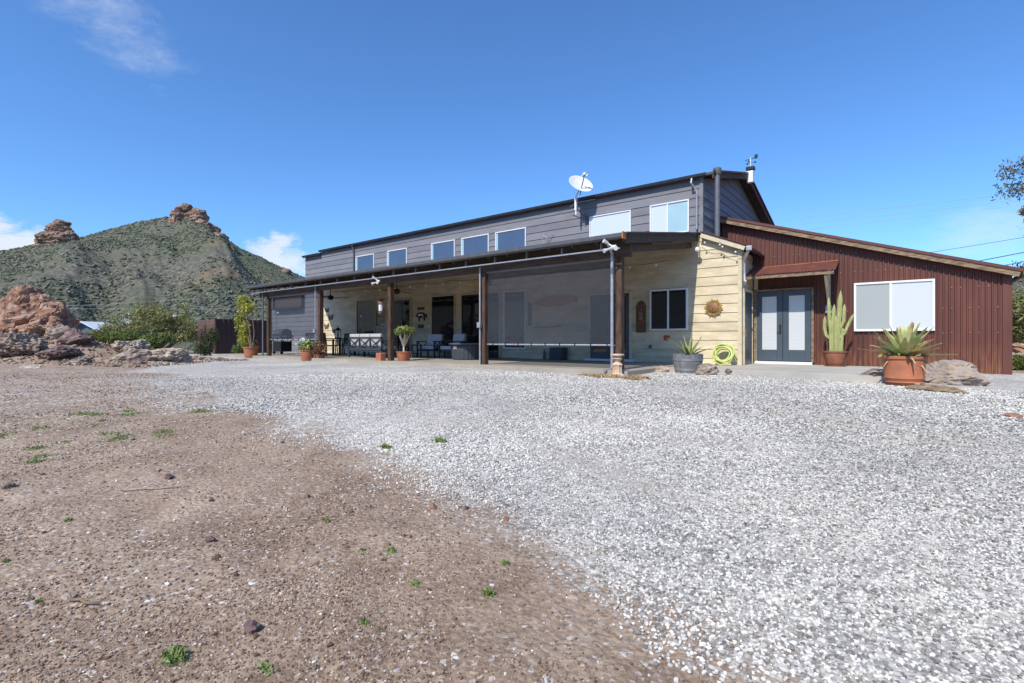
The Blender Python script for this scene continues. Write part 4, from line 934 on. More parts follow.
# tree-like potted shrub at the porch's left end
z=G0(-22.5,10.2); t=potted(-22.55,10.2,'tall leggy shrub with yellow green leaves in a terracotta pot at the left porch end')
pot(t,-22.55,10.2,z,.33,.48,bands=(.5,))
mb=MB()
tw=[[(-22.5,10.2,z+.4),(-22.6,10.15,1.3),(-22.8,10.1,1.9),(-22.95,10.05,2.4)],[(-22.6,10.2,z+.4),(-22.85,10.2,1.0),(-23.0,10.2,1.5),(-23.3,10.1,1.9)],[(-22.5,10.25,z+.4),(-22.35,10.25,1.1),(-22.45,10.2,1.9),(-22.5,10.2,2.3)],[(-22.8,10.1,1.5),(-22.6,10.1,2.0),(-22.45,10.1,2.35)]]
for p in tw: mb.tube(p,[.028,.022,.016,.008],6)
mb.build('stem','bark',t,smooth=True)
V,F,A=leaf_cloud([((-22.95,10.05,2.45),(.28,.28,.32),3),((-22.55,10.1,2.2),(.3,.25,.2),1.6),((-23.35,10.1,1.65),(.22,.22,.45),2.2),((-23.15,10.15,.95),(.3,.25,.35),2.6),((-22.9,10.1,1.35),(.2,.2,.25),.8),((-22.95,10.1,2.0),(.2,.2,.2),.5)],2300,.04,5); np_part('foliage',V,F,'leafyellow',t,{'rnd':A})
# terracotta pots by the second post
def fleshy(t,x,y,z,r,h,n,m,seed,ls=.05):
    V,F,A=leaf_cloud([((x,y,z+h*.45),(r,r,h*.55),1)],n,ls,seed,1.6); np_part('foliage',V,F,m,t,{'rnd':A})
z=G0(-18.2,10.8); t=potted(-17.75,10.1,'terracotta pot of pale green succulents by the second porch post'); z=G0(-17.75,10.1); pot(t,-17.75,10.1,z,.27,.42); fleshy(t,-17.75,10.1,z+.38,.28,.35,500,'leafgreen',7,.05)
V,F,A=leaf_cloud([((-17.95,10.05,z+.78),(.10,.1,.08),1)],60,.04,9); np_part('flowers',V,F,'bulb',t,{'rnd':A})
t=potted(-17.2,10.3,'small old pot with trailing reddish succulent beside the second porch post'); z=G0(-17.2,10.3); pot(t,-17.2,10.3,z,.17,.24,'terra_dark'); fleshy(t,-17.2,10.3,z+.2,.26,.5,500,'redleaf',8,.045)
# jade tree in a bowl by the middle post
z=PZ; x,y=-12.95,10.75; t=potted(x,y,'jade tree with pale branching stems in a terracotta bowl by the middle porch post',z=z); pot(t,x,y,z,.25,.30)
mb=MB(); mb.tube([(x,y,z+.25),(x,y,z+.42),(x+.01,y,z+.55)],[.035,.03,.028],8); tops=[]
for i in range(9):
    a=i*.7; rr=.10+.16*((i*37)%10)/10; p=(x+rr*1.3*math.cos(a),y+rr*math.sin(a),z+.95+.1*((i*13)%5)/5); mb.tube([(x,y,z+.44),(x+rr*.5*math.cos(a),y+rr*.5*math.sin(a),z+.65),p],[.022,.018,.010],6); tops.append((p,(.13,.13,.11),1))
mb.build('stem','trim_cream',t,smooth=True); V,F,A=leaf_cloud(tops,900,.04,12,1.3); np_part('foliage',V,F,'leafgreen',t,{'rnd':A})
# agave rosette
def blades(c,n,L_,w,el0,el1,seed,curl=.25,start=0):
    r=np.random.default_rng(seed); Vs=[];Fs=[];As=[];off=0
    for i in range(n):
        a=i*2.39996+r.uniform(-.2,.2)+start; e=R(el0+(el1-el0)*i/n)+r.uniform(-.1,.1); l=L_*r.uniform(.75,1.1); ww=w*r.uniform(.8,1.15); d=np.array([math.cos(a),math.sin(a),0]); s=np.array([-math.sin(a),math.cos(a),0])
        m=9; p=np.array(c)+d*.03; ee=e; col=r.uniform(0,.85) if e>R(25) else r.uniform(.6,1.05); tw=r.uniform(-.3,.3)
        for j in range(m+1):
            u=j/m; prof=ww*(math.sin(math.pi*min(1,.25+u*.85))**.8 if u<.85 else (1-u)/.15*.45)*(1 if j<m else .02)
            up=np.array([-math.sin(ee)*d[0],-math.sin(ee)*d[1],math.cos(ee)])
            ss=s*math.cos(tw*u)+up*math.sin(tw*u)
            Vs+= [p-ss*prof*.5+up*prof*.22,p-up*prof*.10,p+ss*prof*.5+up*prof*.22,p+up*.006]; As+=[min(1,col+.25*(u>.85))]*4
            p=p+(d*math.cos(ee)+np.array([0,0,math.sin(ee)]))*l/m; ee-=curl*(r.uniform(.4,1.2))/m*(1.2 if e<R(50) else .5)
        for j in range(m):
            for q in range(4): q2=(q+1)%4; Fs.append((off+j*4+q,off+j*4+q2,off+(j+1)*4+q2,off+(j+1)*4+q))
        off+=4*(m+1)
    return np.array(Vs),np.array(Fs),np.array(As)
x,y=.0,11.8; z=G0(x,y); t=potted(x,y,'big spiky agave in a ribbed orange terracotta pot on the gravel'); MB().lathe([(.235,0),(.27,.05),(.295,.07),(.285,.09),(.30,.13),(.31,.145),(.30,.16),(.315,.35),(.30,.48),(.325,.50),(.33,.55),(.30,.555),(.29,.51),(.001,.50)],(x,y,z),36).build('pot','terra',t,smooth=True); MB().lathe([(.28,.50),(.2,.525),(.001,.53)],(x,y,z),20).build('soil','soil',t)
V,F,A=blades((x,y,z+.52),34,.70,.155,14,88,3,.25); np_part('agave_blades',V,F,'agaveleaf',t,{'rnd':A},smooth=False)
V,F,A=leaf_cloud([((x,y,z+.56),(.30,.30,.05),1)],260,.04,19,1.2); np_part('small_succulents',V,F,'leafgreen',t,{'rnd':A})
V,F,A=blades((x,y,z+.54),9,.50,.07,-18,10,77,.9,.7); np_part('dead_blades',V,F,'dry',t,{'rnd':A})
# cactus
x,y=-1.42,15.55; z=.09; t=potted(x,y,'tall column cactus in a brown pot right of the blue double doors',z=z)
MB().lathe([(.20,0),(.22,.06),(.24,.065)],(x,y,z),24).build('saucer','terra_dark',t,smooth=True); pot(t,x,y,z+.06,.27,.34,'terra_dark')
def ribbed(pts,r,m=None):
    mb=MB(); P=[Vector(p) for p in pts]; n=24; vs=[];fs=[]
    # resample
    Q=[];K=14
    for i in range(K+1):
        u=i/K*(len(P)-1); j=min(int(u),len(P)-2); Q.append(P[j].lerp(P[j+1],u-j))
    for i,p in enumerate(Q):
        d=(Q[min(i+1,K)]-Q[max(i-1,0)]).normalized(); x_=d.cross(Vector((0,1,.01))).normalized(); y_=d.cross(x_); f=1 if i<K-1 else (.72 if i==K-1 else .1); f*=1+.07*math.sin(i*2.2)
        for k in range(n):
            a=2*math.pi*k/n; rr=r*f*(1+.20*math.cos(6*a)); vs.append(p+(x_*math.cos(a)+y_*math.sin(a))*rr)
    for i in range(K):
        for k in range(n): k2=(k+1)%n; fs.append((i*n+k,i*n+k2,(i+1)*n+k2,(i+1)*n+k))
    fs.append(tuple(range(K*n,(K+1)*n))); return mb.add(vs,fs)
z0=z+.38
for pts,r in (([(x+.05,y,z0),(x+.07,y,z0+.7),(x+.12,y,z0+1.60)],.068),([(x-.05,y,z0),(x-.06,y,z0+.6),(x-.02,y,z0+1.25)],.055),([(x+.02,y-.06,z0),(x+.02,y-.08,z0+.95)],.05),([(x-.03,y,z0+.3),(x-.20,y,z0+.42),(x-.24,y,z0+.62),(x-.23,y,z0+.95)],.048),([(x-.06,y+.03,z0+.5),(x-.13,y+.03,z0+.7),(x-.15,y+.03,z0+1.45)],.05),([(x+.08,y,z0+.35),(x+.2,y,z0+.48),(x+.28,y,z0+.7),(x+.40,y,z0+.98)],.045),([(x-.09,y-.03,z0),(x-.10,y-.03,z0+.5),(x-.11,y-.03,z0+.85)],.05),([(x+.13,y,z0),(x+.15,y,z0+.4),(x+.17,y,z0+.62)],.045),([(x+.1,y+.04,z0+.6),(x+.18,y+.04,z0+.8),(x+.20,y+.04,z0+1.25)],.05)):
    ribbed(pts,r*.66).build('cactus_arm','cactus',t,smooth=True)
# half barrel
x,y=-4.05,11.95; z=G0(x,y)-.01; t=potted(x,y,'grey half barrel planter with a pale spiky agave before the cream wall','planter','barrel_planter')
vs=MB(); 
for k in range(20):
    a=2*math.pi*k/20; xf=Matrix.Translation((x,y,z))@Matrix.Rotation(a,4,'Z'); b=MB(xf); w0,w1,w2=.086,.100,.106; r0,r1,r2=.28,.325,.345; h=.46+.012*math.sin(k*5)
    b.add([(r0,-w0/2,0),(r0,w0/2,0),(r1,w1/2,h/2),(r1,-w1/2,h/2),(r2,-w2/2,h),(r2,w2/2,h),(r0-.03,-w0/2,0),(r0-.03,w0/2,0),(r1-.03,w1/2,h/2),(r1-.03,-w1/2,h/2),(r2-.03,-w2/2,h),(r2-.03,w2/2,h)],[(0,1,2,3),(3,2,5,4),(7,6,9,8),(8,9,10,11),(4,5,11,10),(1,7,8,2),(2,8,11,5),(0,3,9,6),(3,4,10,9),(0,6,7,1)]); vs.v+=[]; o_=len(vs.v); vs.v+=b.v; vs.f+=[tuple(i+o_ for i in f) for f in b.f]
vs.build('staves','barrel',t)
for hz,hr in ((.10,.302),(.33,.341)): MB().lathe([(hr-.01,hz-.025),(hr,hz-.025),(hr+.006,hz+.025),(hr-.004,hz+.025)],(x,y,z),40).build('hoop','hoop',t,smooth=True)
MB().lathe([(.32,.40),(.2,.43),(.001,.44)],(x,y,z),20).build('soil','soil',t)
V,F,A=blades((x+.03,y,z+.40),13,.60,.085,30,88,24,.25); np_part('agave_blades',V,F,'agaveleaf',t,{'rnd':A})
# hose
t=empty('garden_hose','coiled lime green garden hose leaning on the cream wall corner','hose',(-3.9,14.62,.1))
mb=MB(); c=Vector((-3.93,14.60,.40)); pts=[]
for i in range(16*26):
    a=2*math.pi*i/26; k=i/26; rr=.215+.035*math.sin(k*2.1)+.03*math.sin(a+k); pts.append(c+Vector((rr*math.cos(a)*1.08,-.05+.10*math.sin(k*1.7)*.8-.14*math.sin(a)*.0-(.12*(1-(math.sin(a)+1)/2)),rr*math.sin(a)*1.02+.02*math.sin(k*3))))
mb.tube(pts,.016,6); mb.build('coil','hose',t,smooth=True)
MB().tube([c+Vector((-.2,-.15,-.2)),(-4.3,14.35,.115),(-4.5,14.3,.11)],.015,6).build('hose_end','hose',t,smooth=True)
# urn pedestal
t=empty('urn_pedestal','rust stained white pedestal urn at the right porch corner post','pedestal',(-4.93,10.02,G0(-4.93,10.02)))
MB().lathe([(.16,0),(.16,.05),(.13,.06),(.11,.10),(.105,.22),(.125,.27),(.085,.30)],n=8).build('base','urn',t,local=True)
MB().lathe([(.085,.30),(.05,.33),(.055,.35),(.10,.385),(.11,.40),(.08,.43),(.09,.46),(.15,.475),(.15,.50),(.10,.505)],n=24).build('bowl','urn',t,local=True,smooth=True)

# ---------------------------------------------------------------- rocks
def rock(x,y,z,size,m,label,seed,name='boulder',cat='boulder',sub=4,cuts=16,rough=.22,rot=0,group=None,strata=0,smooth=False):
    bm=bmesh.new(); bmesh.ops.create_icosphere(bm,subdivisions=sub,radius=1); rr=random.Random(seed); pl=[]
    for i in range(cuts):
        n=Vector((rr.gauss(0,1),rr.gauss(0,1),rr.gauss(0,.9))).normalized(); pl.append((n,rr.uniform(.55,.88)))
    S=Vector(size); o=Vector((seed*3.7,seed*1.3,seed*.7))
    for v in bm.verts:
        p=v.co.copy()
        for n,d in pl:
            q=p.dot(n)-d
            if q>0: p-=n*q*.92
        f=mnoise.fractal(p*2.1+o,.9,2.1,5); g=mnoise.fractal(p*7+o,.8,2.2,4); c=mnoise.cell_vector(p*3.2+o)
        cr=abs(mnoise.noise(p*3.3+o*2)); k=1+rough*f+rough*.35*g-rough*.55*max(0,.12-cr)/.12
        if strata: k+=strata*(abs(((p.z*5+mnoise.noise(p*1.5+o)*1.2)%1)-.5)-.25)
        v.co=Vector((p.x*k*S.x,p.y*k*S.y,p.z*k*S.z))
    M_=Matrix.Rotation(rot,4,'Z'); bm.transform(M_)
    me=bpy.data.meshes.new(name); bm.to_mesh(me); bm.free(); me.materials.append(M[m]); 
    ob=bpy.data.objects.new(name,me); COL.objects.link(ob); ob.location=(x,y,z); ob.scale=(1,1,1); return tag(ob,label,cat,group)
def crock(rt,fw,dz,size,m,label,seed,**k):
    x,y=cam2w(rt,fw); return rock(x,y,G0(x,y)+dz,size,m,label,seed,rot=seed*.7,**k)
MD='earth mound'
crock(-15.6,16.6,.25,(0.74,0.72,0.50),'rock_red','rounded orange stained rock on the right shoulder of the huge red rock',14,sub=5)
crock(-14.4,16.0,-.12,(0.71,0.57,0.52),'rock_grey','pale rounded boulder right below the huge red rock',15,sub=5)
crock(-14.4,14.7,.12,(0.78,0.50,0.46),'rock_grey','large light grey boulder at the left front of the mound',17,sub=5,rough=.28)
crock(-13.2,14.5,.02,(0.60,0.45,0.30),'rock_purple','dark purple boulder in the middle of the mound front',21,sub=5)
crock(-13.5,15.5,.12,(0.46,0.44,0.40),'rock_purple','blocky purple brown boulder under the small green bush',25)
crock(-12.2,14.1,-.02,(0.50,0.41,0.23),'rock_purple','low reddish purple boulder at the mound foot',27)
crock(-12.3,16.2,.06,(1.10,0.55,0.40),'rock_tan','long tan boulder on the right part of the mound',31,sub=5)
crock(-11.5,15.0,.0,(0.61,0.50,0.36),'rock_grey','dark hollowed grey boulder on the right part of the mound',33)
crock(-11.0,15.6,.02,(1.04,0.55,0.33),'rock_tan','broad pinkish tan slab at the right tip of the mound',37,sub=5)
crock(-12.1,14.0,-.05,(0.36,0.30,0.19),'rock_tan','small tan rock before the dark hollowed boulder',39)
crock(-12.6,13.2,-.05,(0.42,0.30,0.12),'rock_tan','flat pale rock lying at the foot of the mound',41)
crock(-15.6,15.2,.1,(0.55,0.40,0.35),'rock_purple','brown boulder at the left end of the mound',43)
crock(-10.9,14.6,-.05,(0.28,0.22,0.16),'rock_purple','small dark rock at the right foot of the mound',45)
crock(-10.6,15.7,-.06,(.35,.25,.17),'rock_grey','small grey rock at the gravel side of the mound tip',47)
rs=random.Random(5)
for i in range(46):
    rt=rs.uniform(-18.5,-10.3); fw=rs.uniform(14.3,18.2); s=rs.uniform(.09,.24)
    crock(rt,fw,-.02,(s*1.3,s,s*.75),rs.choice(['rock_tan','rock_purple','rock_grey','rock_red']),'small loose rock among the boulders of the mound',60+i,name='small_rock',cat='rock',sub=3,group='loose rocks on the mound')
rock(.66,12.85,.08,(.72,.42,.30),'boulder','large smooth pale boulder in front of the red wall',52,sub=5,rough=.12,cuts=10,rot=-.45)
rock(-.35,12.3,.10,(.45,.3,.14),'rock_grey','low flat grey rock behind the big terracotta pot',53,rough=.12)
rock(-3.55,11.60,.10,(.26,.18,.20),'rock_grey','brown grey rock propped against the half barrel',54,rot=.3)
rock(-4.62,11.75,.05,(.22,.15,.13),'rock_tan','small tan rock left of the half barrel',55)
rock(-3.15,12.0,.07,(.10,.08,.07),'rock_purple','dark fist sized stone right of the half barrel',56,sub=3)
rock(1.05,8.55,G0(1.05,8.55)+.02,(.11,.05,.04),'rock_red','small reddish stone at the right edge of the drive',57,sub=3)
for (x,y,s,m,l) in ((-2.32,2.15,.034,'rock_red','brown egg sized stone at the edge of the white gravel'),(-2.14,2.27,.022,'rock_purple','dark pebble just right of the brown egg sized stone'),(-1.83,2.28,.022,'rock_red','rust coloured pebble lying on the white gravel'),(-4.97,.58,.055,'rock_grey','grey stone on the dirt at the left frame edge'),(-1.92,.87,.032,'rock_purple','flat brown stone in the lower left dirt'),(-4.3,1.35,.04,'rock_purple','dark stone in the dirt left of the twig'),(-2.75,.50,.028,'rock_tan','pale stone beside the short stick'),(-2.9,1.1,.030,'rock_purple','brown stone in the middle of the dirt'),(-3.1,1.75,.028,'rock_grey','grey stone in the dirt behind the weeds')):
    rock(x,y,G0(x,y)+s*.25,(s*1.2,s,s*.8),m,l,int(abs(x*100)),name='field_stone',cat='stone',sub=3)
# driftwood, stick
x,y=.42,11.0; z=G0(x,y)+.01; t=empty('driftwood','bleached split driftwood log lying before the big terracotta pot','driftwood',(x,y,z),-.25)
for k,(a,b,r0) in enumerate((((-.38,0,.05),(.38,-.05,.03),.032),((-.30,.06,.09),(.22,.10,.05),.026),((-.40,-.08,.03),(.44,-.12,.02),.022),((-.2,-.02,.10),(.30,.02,.05),.018))):
    mb=MB(); P=[Vector(a).lerp(Vector(b),u/8)+Vector((0,.02*math.sin(u*2+k),.012*math.sin(u*3))) for u in range(9)]; mb.tube(P,[r0*(.4+.8*math.sin(math.pi*(.12+.8*u/8))) for u in range(9)],9); mb.build('log_piece','trim_wood' if k!=1 else 'rock_tan',t,local=True,smooth=True)
def stick(x,y,l,a,label,m='trim_wood',r=.006):
    z=G0(x,y)+.008; pts=[(x+l*u*math.cos(a),y+l*u*math.sin(a)+.01*math.sin(u*6),G0(x+l*u*math.cos(a),y+l*u*math.sin(a))+.010+.004*math.sin(u*9)) for u in (0,.25,.5,.75,1)]
    MB().tube(pts,[r,r*1.1,r,r*.8,r*.4],6).build('stick',m,label=label,cat='stick',smooth=True)
stick(-2.70,.50,.14,.5,'short brown stick in the lower left dirt','trim_wood',.007)
stick(-4.2,1.05,.40,1.0,'long pale stick half buried in the dirt','rock_tan',.006)
# ---------------------------------------------------------------- ground plants
def tuft(x,y,r,n,seed,m='weed',h=.5,name='weed_patch',label=None,cat=None,kind=None,ls=.012,sy=.6):
    g=G0(x,y); V,F,A=leaf_cloud([((x,y,g+r*h*.4),(r,r*sy,r*h),1)],n,ls,seed,2.2); V[:,2]=np.maximum(V[:,2],g-.005); return V,F,A
V,F,A=tuft(-1.98,.64,.055,330,1,ls=.007,h=.35); np_part('weed_patch',V,F,'weed',None,{'rnd':A},label='largest green weed tuft low in the left dirt',cat='weed')
for (x,y,r,l) in ((-1.38,1.6,.032,'round green weed tuft left of the gravel edge'),(-2.02,1.6,.030,'small green weed in the middle of the dirt'),(-1.50,1.86,.026,'small bright weed where gravel meets dirt'),(-3.54,3.38,.10,'flat dark weed on the gravel in mid distance'),(-3.77,2.91,.08,'flat weed just inside the gravel edge')):
    V,F,A=tuft(x,y,r*.8,170,int(r*1000),ls=.007 if r<.05 else .012,h=.4); np_part('weed_patch',V,F,'weed',None,{'rnd':A},label=l,cat='weed')
Vs=[];Fs=[];As=[];off=0; rs=random.Random(3)
def addc(V,F,A):
    global off
    Vs.append(V);Fs.append(F+off);As.append(A);off+=len(V)
for i in range(46):   # low green patches scattered over the dirt
    px=rs.uniform(-10.5,-4.2) ; fw=rs.uniform(3.9,6.6); x,y=cam2w(px*.8,fw)
    if gravel_mask(np.array([x]),np.array([y]))[0]>-.1: continue
    addc(*tuft(x,y,rs.uniform(.05,.20),int(rs.uniform(40,130)),i+200,ls=.010,h=.08,sy=.9))
for i in range(9):
    rt=rs.uniform(-2.6,-.4); fw=rs.uniform(1.6,3.0); x,y=cam2w(rt,fw)
    if gravel_mask(np.array([x]),np.array([y]))[0]>-.1: continue
    addc(*tuft(x,y,rs.uniform(.010,.03),70,i+300,ls=.006,h=.4))
o=np_part('low_weeds',np.vstack(Vs),np.vstack(Fs),'weed',None,{'rnd':np.concatenate(As)},kind='stuff'); tag(o,'low green weeds scattered over the dirt','weeds')
Vs=[];Fs=[];As=[];off=0   # dry grass by the urn
for i in range(16):
    x=-5.6+rs.uniform(0,1.5); y=9.72+rs.uniform(-.22,.2); g=G0(x,y); V,F,A=leaf_cloud([((x,y,g+.02),(.14,.10,.035),1)],130,.018,i+400,3); addc(V,F,A)
o=np_part('dry_grass',np.vstack(Vs),np.vstack(Fs),'dry',None,{'rnd':np.concatenate(As)},kind='stuff'); tag(o,'dry straw coloured grass at the porch corner','dry grass')

# ---------------------------------------------------------------- shrubs and trees
def shrub(x,y,label,clouds,n,ls,m,seed,name='shrub',cat='shrub',limbs=6,group=None,elong=1.8,drop=0):
    z=G0(x,y); t=empty(name,label,cat,(x,y,z),0,group); r=random.Random(seed); mb=MB()
    for k in range(min(limbs,len(clouds))):
        c=Vector(clouds[k][0]); b=Vector((x+r.uniform(-.15,.15),y+r.uniform(-.15,.15),z-.05)); mid=b.lerp(c,.5)+Vector((r.uniform(-.2,.2),r.uniform(-.2,.2),.1)); mb.tube([b,mid,c],[.06,.04,.015],6)
    mb.build('trunk','bark',t,smooth=True)
    V,F,A=leaf_cloud(clouds,n,ls,seed,elong,drop); np_part('crown',V,F,m,t,{'rnd':A}); return t
def cl(rt,fw,z,q,w=1): x,y=cam2w(rt,fw); return ((x,y,z),q,w)
bx,by=cam2w(-20.2,28.5)
rs=random.Random(9); cs=[]
for i in range(34):
    u=rs.uniform(-1,1); zz=rs.uniform(.5,1)*(2.3*(1-.45*abs(u)**2))+.15; cs.append(cl(-20.3+u*2.1,28.5+rs.uniform(-1.2,1.2),zz,(rs.uniform(.45,.85),rs.uniform(.45,.85),rs.uniform(.25,.55)),1))
cs+= [cl(-21.1,28.3,2.6,(.35,.35,.5),.5),cl(-18.7,28.6,2.5,(.3,.3,.5),.4),cl(-18.6,28.5,1.7,(.6,.6,.5),.8),cl(-22.5,28.5,1.9,(.6,.5,.4),.7)]
shrub(bx,by,'wide wispy olive green shrub between the mound and the container',cs,13500,.05,'shrubleaf',11,limbs=30)
bx,by=cam2w(-19.0,26.3); cs=[cl(-19.3+rs.uniform(-.8,.8),26.3+rs.uniform(-.5,.5),rs.uniform(.2,1.05),(.4,.4,.3)) for i in range(10)]
shrub(bx,by,'low bright green bush in front of the wide olive shrub',cs,9000,.045,'brightleaf',13,limbs=8)
bx,by=cam2w(-22.4,28.0); cs=[cl(-22.4+rs.uniform(-.7,.7),28.0+rs.uniform(-.6,.6),rs.uniform(.4,1.5),(.5,.5,.4)) for i in range(10)]
shrub(bx,by,'grey green bush left of the wide olive shrub',cs,7000,.045,'shrubleaf',14,limbs=8)
bx,by=cam2w(-14.0,17.1); g=G0(bx,by); cs=[cl(-15.3+i*.36,17.0,g+.22,(.35,.3,.16)) for i in range(6)]
shrub(bx,by,'small dark green bush creeping over the mound rocks',cs,3500,.028,'brightleaf',15,limbs=4)
bx,by=cam2w(-12.6,25.2); 
shrub(*cam2w(-13.6,25.6),'low yellow green bush behind the leftmost potted shrub',[cl(-13.6,25.6,.4,(.45,.4,.35)),cl(-13.9,25.4,.3,(.3,.3,.25))],2200,.035,'brightleaf',16,limbs=2)
# dark brush left of the container
shrub(*cam2w(-15.3,25.2),'dark tangled brush at the left face of the container',[cl(-15.4,25.2,.55,(.35,.4,.5)),cl(-15.1,25.2,1.0,(.3,.3,.45)),cl(-15.5,25.1,.3,(.5,.4,.3))],2600,.035,'darkleaf',17,limbs=3)
# right of the red wing
def rcl(px,fw,z,q,w=1): return cl((px-512)/500*fw,fw,z,q,w)
shrub(*cam2w(20.5,20.5)[:2],'pale green bush filling the gap right of the red wing',[rcl(p,20+rs.uniform(-1,1),rs.uniform(.9,2.6),(.9,.9,.7)) for p in (1010,1020,1035,1050,1070,1015,1028,1045,1062,1080)],15000,.06,'shrubleaf',18,limbs=8)
shrub(*cam2w(13.2,12.9),'low green plants at the right frame edge beyond the red wing',[rcl(p,12.9,.20,(.28,.28,.18)) for p in (1019,1030,1042,1055)],2600,.035,'brightleaf',19,limbs=3)
crock(16.0,15.6,.1,(1.0,.6,.35),'rock_tan','tan earth coloured rock at the right frame edge',71,sub=4)
crock(17.9,17.0,.3,(1.2,.8,.45),'rock_red','reddish rock behind the low plants at the right frame edge',72,sub=4)
# eucalyptus whose branch hangs in from the right
def euca():
    bx,by=cam2w(30.5,24); z=G0(bx,by); t=empty('eucalyptus_tree','tall eucalyptus reaching in from the right frame edge','tree',(bx,by,z))
    r=random.Random(4); T=lambda rt,fw,zz: Vector((*cam2w(rt,fw),zz))
    MB().tube([T(30.5,24,z-.2),T(30.3,24,3),T(29.6,23.8,6),T(29.3,23.8,9),T(29.2,24,12)],[.45,.36,.27,.18,.06],12).build('trunk','bark',t,smooth=True)
    ends=[(24.9,23.5,7.7),(24.6,23.5,7.3),(24.7,23.6,6.6),(24.3,23.5,7.0),(25.3,23.5,8.0),(25.0,23.4,5.3),(25.4,23.5,6.2),(27,24,9.5),(28,22.5,11.5),(29,25,12.4),(31,24,12),(32,23,10.5),(33,25,9),(32.5,23,7.5),(27,25.5,8.2),(26.3,23,7.4),(30.5,22,9),(24.8,23.5,7.0),(26.2,24,8.3),(26,23.6,5.4),(34,24,11)]
    mb=MB(); cs=[]
    for e in ends:
        c=T(*e); s=T(29.6,23.8,max(3.5,e[2]-2.5)); mid=s.lerp(c,.55)+Vector((0,0,.5)); mb.tube([s,mid,c],[.11,.06,.015],6)
        near=e[0]<25.6; k=4 if near else 6
        for j in range(k):
            sp=.22 if near else 1.1; cc=c+Vector((r.gauss(0,sp),r.gauss(0,sp),r.gauss(0,sp*.7))); q=r.uniform(.15,.3) if near else r.uniform(.5,.9); cs.append((tuple(cc),(q,q,q*.8),q*q*(2 if near else 1)))
            mb.tube([c,cc],[.015,.006],4)
    mb.build('limb','bark',t,smooth=True)
    V,F,A=leaf_cloud(cs,19000,.055,33,2.2,.8); np_part('crown',V,F,'euca',t,{'rnd':A})
euca()

# ---------------------------------------------------------------- container, buildings, fence, wires on the left
def at(px,fw,z): return Vector((*cam2w((px-512)/500*fw,fw),z))
a=at(216,27.5,0); b=at(268,30.0,0); c=at(197,31.5,0)
t=empty('shipping_container','dark maroon corrugated container left of the porch','container',((a+b)/2)); 
def corr_panel(p,q,z0,z1,m,name,amp=.03,pitch=.28):
    d=(q-p); L_=d.length; d.normalize(); nrm=Vector((d.y,-d.x,0)); n=int(L_/pitch); vs=[];fs=[]; prof=[]
    for i in range(n):
        for f,h in ((0,0),(.3,0),(.45,1),(.75,1),(.9,0)): prof.append(((i+f)*pitch,h))
    prof.append((L_,0))
    for s,h in prof:
        w=p+d*s+nrm*h*amp; vs+=[(w.x,w.y,z0),(w.x,w.y,z1)]
    for i in range(len(prof)-1): fs.append((2*i,2*i+2,2*i+3,2*i+1))
    return MB().add(vs,fs).build(name,m,t)
HT=1.93
a.z=b.z=c.z=0
dd=b+(c-a)
corr_panel(a,b,-.05,HT,'container','side_panel'); corr_panel(c,a,-.05,HT,'containerL','end_panel'); corr_panel(b,dd,-.05,HT,'container','end_panel'); corr_panel(dd,c,-.05,HT,'container','side_panel')
MB().add([(*p[:2],HT+.02) for p in (a,b,dd,c)]+[(*p[:2],HT-.05) for p in (a,b,dd,c)],[(0,1,2,3),(7,6,5,4),(0,4,5,1),(1,5,6,2),(2,6,7,3),(3,7,4,0)]).build('roof','galvdark',t)
for p in (a,b,c,dd): MB().cbox((p.x,p.y,HT/2),(.1,.1,HT+.04)).build('corner_post','container',t)
# far blue grey building
def far_house(px0,px1,fw,z0,zw,zr,wallm,roofm,label,dep=7):
    p=at(px0,fw,z0); q=at(px1,fw,z0); d=(q-p).normalized(); n=Vector((-d.y,d.x,0)); p2=p+n*dep; q2=q+n*dep; m=(p+q)/2; m2=(p2+q2)/2
    t=empty('far_building',label,'building',(p+q)/2)
    V=[p,q,q2,p2]; U=lambda v,z: Vector((v.x,v.y,z))
    MB().add([U(v,z0) for v in V]+[U(v,zw) for v in V]+[U(m,zr-.1),U(m2,zr-.1)],[(0,1,5,8,4),(1,2,6,5),(2,3,7,9,6),(3,0,4,7)]).build('wall',wallm,t)
    e=d*.5; g=n*.5
    MB().add([U(p-e-g,zw-.15),U(m-g,zr),U(m2+g,zr),U(p2-e+g,zw-.15),U(p-e-g,zw-.3),U(m-g,zr-.15),U(m2+g,zr-.15),U(p2-e+g,zw-.3)],[(0,1,2,3),(7,6,5,4),(0,4,5,1),(1,5,6,2),(2,6,7,3),(3,7,4,0)]).build('roof_plane',roofm,t)
    MB().add([U(q+e-g,zw-.15),U(m-g,zr),U(m2+g,zr),U(q2+e+g,zw-.15),U(q+e-g,zw-.3),U(m-g,zr-.15),U(m2+g,zr-.15),U(q2+e+g,zw-.3)],[(0,1,2,3),(7,6,5,4),(0,4,5,1),(1,5,6,2),(2,6,7,3),(3,7,4,0)]).build('roof_plane',roofm,t)
    MB().cbox(U(p.lerp(q,.3)-n*.05,(z0+zw)/2),(.9,.9,1.2)).build('window','glass_dark',t)
far_house(72,96,62,-1.5,2.2,3.1,'bluepanel','roofwhite','blue grey shed with pale metal roof beyond the mound',dep=10)
far_house(120,165,120,0,6.6,8.3,'offwhite','roofwhite','pale roofed house half hidden behind the wide olive shrub')
